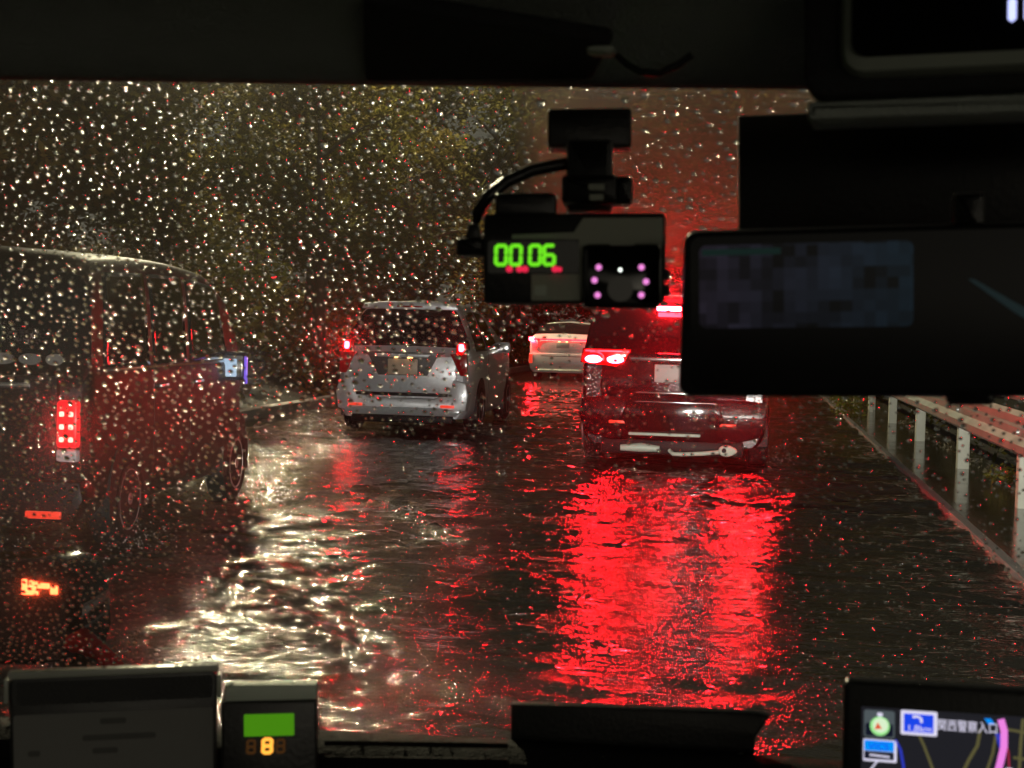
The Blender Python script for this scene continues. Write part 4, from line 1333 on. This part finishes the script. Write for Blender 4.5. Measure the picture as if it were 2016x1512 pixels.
# -- navigation unit
NV = Panel('navigation_unit', 1860, 1440, 1.02, 'navigation screen showing a dark map with magenta route, on the dashboard', 'navigation screen')
NV.rrect('case', M['device'], 1668, 2200, 1352, 1640, 14, 0, .012, .004)
M['map_bg'] = emit('map_ground', (.013, .013, .017), 1.0)
M['map_road'] = emit('map_road', (.10, .09, .035), 1.0)
M['map_pink'] = emit('map_route', (.95, .25, .85), .9)
M['map_blue'] = emit('map_blue', (.03, .05, .6), .8)
M['map_red'] = emit('map_red', (.35, .02, .06), .8)
M['ui_white'] = emit('ui_white', (.75, .72, .9), .95)
M['ui_grey'] = emit('ui_grey', (.08, .1, .11), .9)
M['ui_blue'] = emit('ui_blue', (.01, .06, .8), 1.0)
M['ui_cyan'] = emit('ui_cyan', (.0, .28, .95), .95)
M['ui_green'] = emit('ui_green', (.35, .85, .3), .9)
M['ui_pale'] = emit('ui_pale', (.75, .95, .65), .9)
M['ui_red'] = emit('ui_red', (.8, .1, .04), .9)
M['ui_dark'] = emit('ui_dark', (.006, .008, .02), 1)
sc_ = NV.poly('screen', M['map_bg'], [(1704, 1402), (2190, 1402), (2190, 1640), (1704, 1640)][::-1], -.0008, .001)
for pts, w, mt in (([(1808, 1440), (1822, 1470), (1838, 1512), (1850, 1560)], 5, 'map_road'), ([(1925, 1430), (1920, 1462), (1905, 1490), (1892, 1520), (1880, 1560)], 6, 'map_road'),
                   ([(1953, 1440), (1948, 1475), (1936, 1515), (1930, 1560)], 5, 'map_road'), ([(2002, 1405), (1998, 1455), (1996, 1512), (1990, 1580)], 6, 'map_road'),
                   ([(1965, 1426), (2000, 1430), (2040, 1434)], 5, 'map_road'), ([(1985, 1480), (2040, 1484)], 5, 'map_road'), ([(1768, 1462), (1778, 1480), (1784, 1512), (1786, 1560)], 5, 'map_blue'),
                   ([(1966, 1440), (1976, 1470), (1978, 1500), (1982, 1540)], 4, 'map_red'), ([(1956, 1436), (1966, 1470), (1960, 1512), (1956, 1560)], 9, 'map_blue'),
                   ([(1735, 1506), (1722, 1524)], 3, 'ui_white')):
    NV.line('map_street', M[mt], pts, w, -.0012 - .00005 * len(pts), sc_)
NV.line('route', M['map_pink'], [(1962, 1408), (1968, 1430), (1968, 1460), (1962, 1490), (1956, 1515), (1954, 1560)], 13, -.0018, sc_)
NV.rrect('compass_tile', M['ui_grey'], 1709, 1767, 1407, 1460, 5, -.0016, -.0009, 0, sc_)
NV.rrect('compass_tile', M['ui_dark'], 1712, 1764, 1432, 1457, 4, -.0019, -.0014, 0, sc_)
NV.disc('compass', M['ui_green'], 1739, 1437, 18.5, -.0023, -.0017, sc_, 24)
NV.disc('compass', M['ui_pale'], 1740, 1435, 14.5, -.0026, -.002, sc_, 24)
NV.poly('needle', M['ui_red'], [(1729, 1443), (1735, 1429), (1743, 1441)], -.003, -.0024, 0, sc_)
NV.rrect('compass_mark', M['ui_white'], 1734, 1744, 1411, 1418, 2, -.0022, -.0015, 0, sc_)
NV.rrect('direction_sign', M['ui_white'], 1778, 1846, 1403, 1450, 3, -.0016, -.0009, 0, sc_)
NV.rrect('direction_sign', M['ui_blue'], 1784, 1839, 1409, 1444, 2, -.0021, -.0014, 0, sc_)
NV.line('turn_arrow', M['ui_white'], [(1800, 1414), (1810, 1413), (1816, 1417), (1817, 1425)], 5, -.0024, sc_)
NV.text('distance_text', M['ui_white'], '1.8km', 1793, 1442, 12, -.0024, sc_, width=42)
NV.text('place_text', M['ui_white'], '関西警察入口', 1847, 1437, 22, -.0018, sc_, width=108)
NV.rrect('traffic_tile', M['ui_white'], 1708, 1771, 1464, 1507, 2, -.0014, -.0009, 0, sc_)
NV.rrect('traffic_tile', M['ui_cyan'], 1710, 1766, 1466, 1486, 1, -.0019, -.0012, 0, sc_)
NV.rrect('traffic_tile', M['ui_dark'], 1710, 1766, 1487, 1502, 1, -.0019, -.0012, 0, sc_)
NV.text('traffic_text', M['ui_blue'], 'VICS', 1718, 1483, 13, -.0021, sc_, width=38)
NV.line('traffic_arrow', M['ui_white'], [(1720, 1494), (1758, 1496)], 3.5, -.0021, sc_)
NV.poly('map_corner', M['ui_cyan'], [(1932, 1409), (1944, 1409), (1952, 1420), (1940, 1420)][::-1], -.0014, -.0009, 0, sc_)
NV.disc('car_marker', M['ui_white'], 1978, 1514, 14, -.0024, -.0019, sc_, 20)
NV.disc('car_marker', M['ui_cyan'], 1978, 1514, 10, -.0027, -.0022, sc_, 20)

# -- fare notice board and fare meter
NB = Panel('fare_notice_board', 225, 1420, 1.08, 'dim grey fare notice in a dark acrylic stand beside the fare meter', 'notice board')
M['acrylic'] = mat('acrylic_edge', (.5, .52, .45), .25, 0, .1, 12)
NB.rrect('backing', M['device'], 14, 436, 1322, 1640, 14, 0, .008, .001)
NB.rrect('sheet', M['notice'], 22, 428, 1398, 1640, 6, -.001, .002)
NB.rrect('heading', M['fabric_dark'], 30, 428, 1330, 1378, 6, -.001, .002)
NB.box('acrylic_edge', M['acrylic'], 12, 440, 1308, 1322, -.002, .01, .001)
NB.box('acrylic_edge', M['acrylic'], 4, 13, 1322, 1372, -.002, .01, .001)
NB.box('acrylic_edge', M['acrylic'], 437, 446, 1330, 1378, -.002, .01, .001)
for (x0, x1, y0) in ((196, 250, 1412), (160, 310, 1446), (180, 232, 1474), (50, 75, 1474)):
    NB.rrect('text_line', M['notice_ink'], x0, x1, y0, y0 + 12, 5, -.0016, -.0008)
FM = Panel('fare_meter', 530, 1430, 1.1, 'black fare meter with green display and one amber digit', 'fare meter')
FM.rrect('case', M['device'], 432, 628, 1378, 1640, 6, 0, .02, .002)
FM.poly('top_face', M['rim_grey'], [(436, 1381), (626, 1381), (626, 1349), (440, 1346)][::-1], .004, .02, .002)
M['fm_green'] = emit('meter_green', (.055, .22, .004), 1.0)
M['fm_amber'] = emit('meter_amber', (1, .42, .05), 1.5)
M['fm_dim'] = emit('meter_dim', (.09, .035, .008), .5)
FM.rrect('display', M['fm_green'], 479, 581, 1404, 1449, 2, -.0015, .001)
FM.seg7('digit_segment', M['fm_amber'], '8', 517, 1484, 17, 28, 7, -.0015)
for px in (485, 545): FM.seg7('digit_segment', M['fm_dim'], '8', px, 1484, 15, 26, 5, -.0015)

# -- an added unseen lamp box on the dashboard; its lamps mirror in the windscreen
best = min(((abs(pix(ws(x, v))[0] - 535) + abs(pix(ws(x, v))[1] - 892), x, v) for x in np.linspace(-.7, -.2, 101) for v in np.linspace(.2, .8, 121)))
wp = ws(best[1], best[2])
du = (ws(best[1] + .004, best[2]) - ws(best[1] - .004, best[2])).normalized(); dv = (ws(best[1], best[2] + .004) - ws(best[1], best[2] - .004)).normalized()
nn = du.cross(dv).normalized(); dd = (wp - Vector((0, 0, H))).normalized()
rf = dd - 2 * dd.dot(nn) * nn
hp = wp + rf * ((.975 - wp.z) / rf.z)
rdv = empty('added_lamp_box', (hp.x, hp.y, .955), 0, 'small added lamp box on the dashboard behind the notice board', 'lamp box')
boxo('case', M['device'], rdv, -.05, .05, -.03, .03, -.02, .018, .004)
M['added_amber_glow'] = emit('added_amber', (1, .3, .02), 26); M['added_green_glow'] = emit('added_green', (.15, .8, .05), 7)
boxo('added_amber_lamp', M['added_amber_glow'], rdv, -.004, .004, -.006, .006, .018, .0215, .001)
for q in (-.014, .016): boxo('added_green_lamp', M['added_green_glow'], rdv, q - .005, q + .005, -.016, -.010, .018, .0215, .001)

# -- boxes on the dashboard in front of the wheel
CB = Panel('dashboard_box', 1245, 1460, 1.3, 'long black box standing on the dashboard under the red reflection', 'box')
CB.poly('lid', M['device'], [(1002, 1392), (1490, 1396), (1516, 1402), (1486, 1448), (1480, 1640), (1000, 1640)][::-1], 0, .012, .003)
CB.line('trim_line', M['rim_grey'], [(1372, 1514), (1395, 1497), (1425, 1485), (1462, 1478)], 7, -.002)
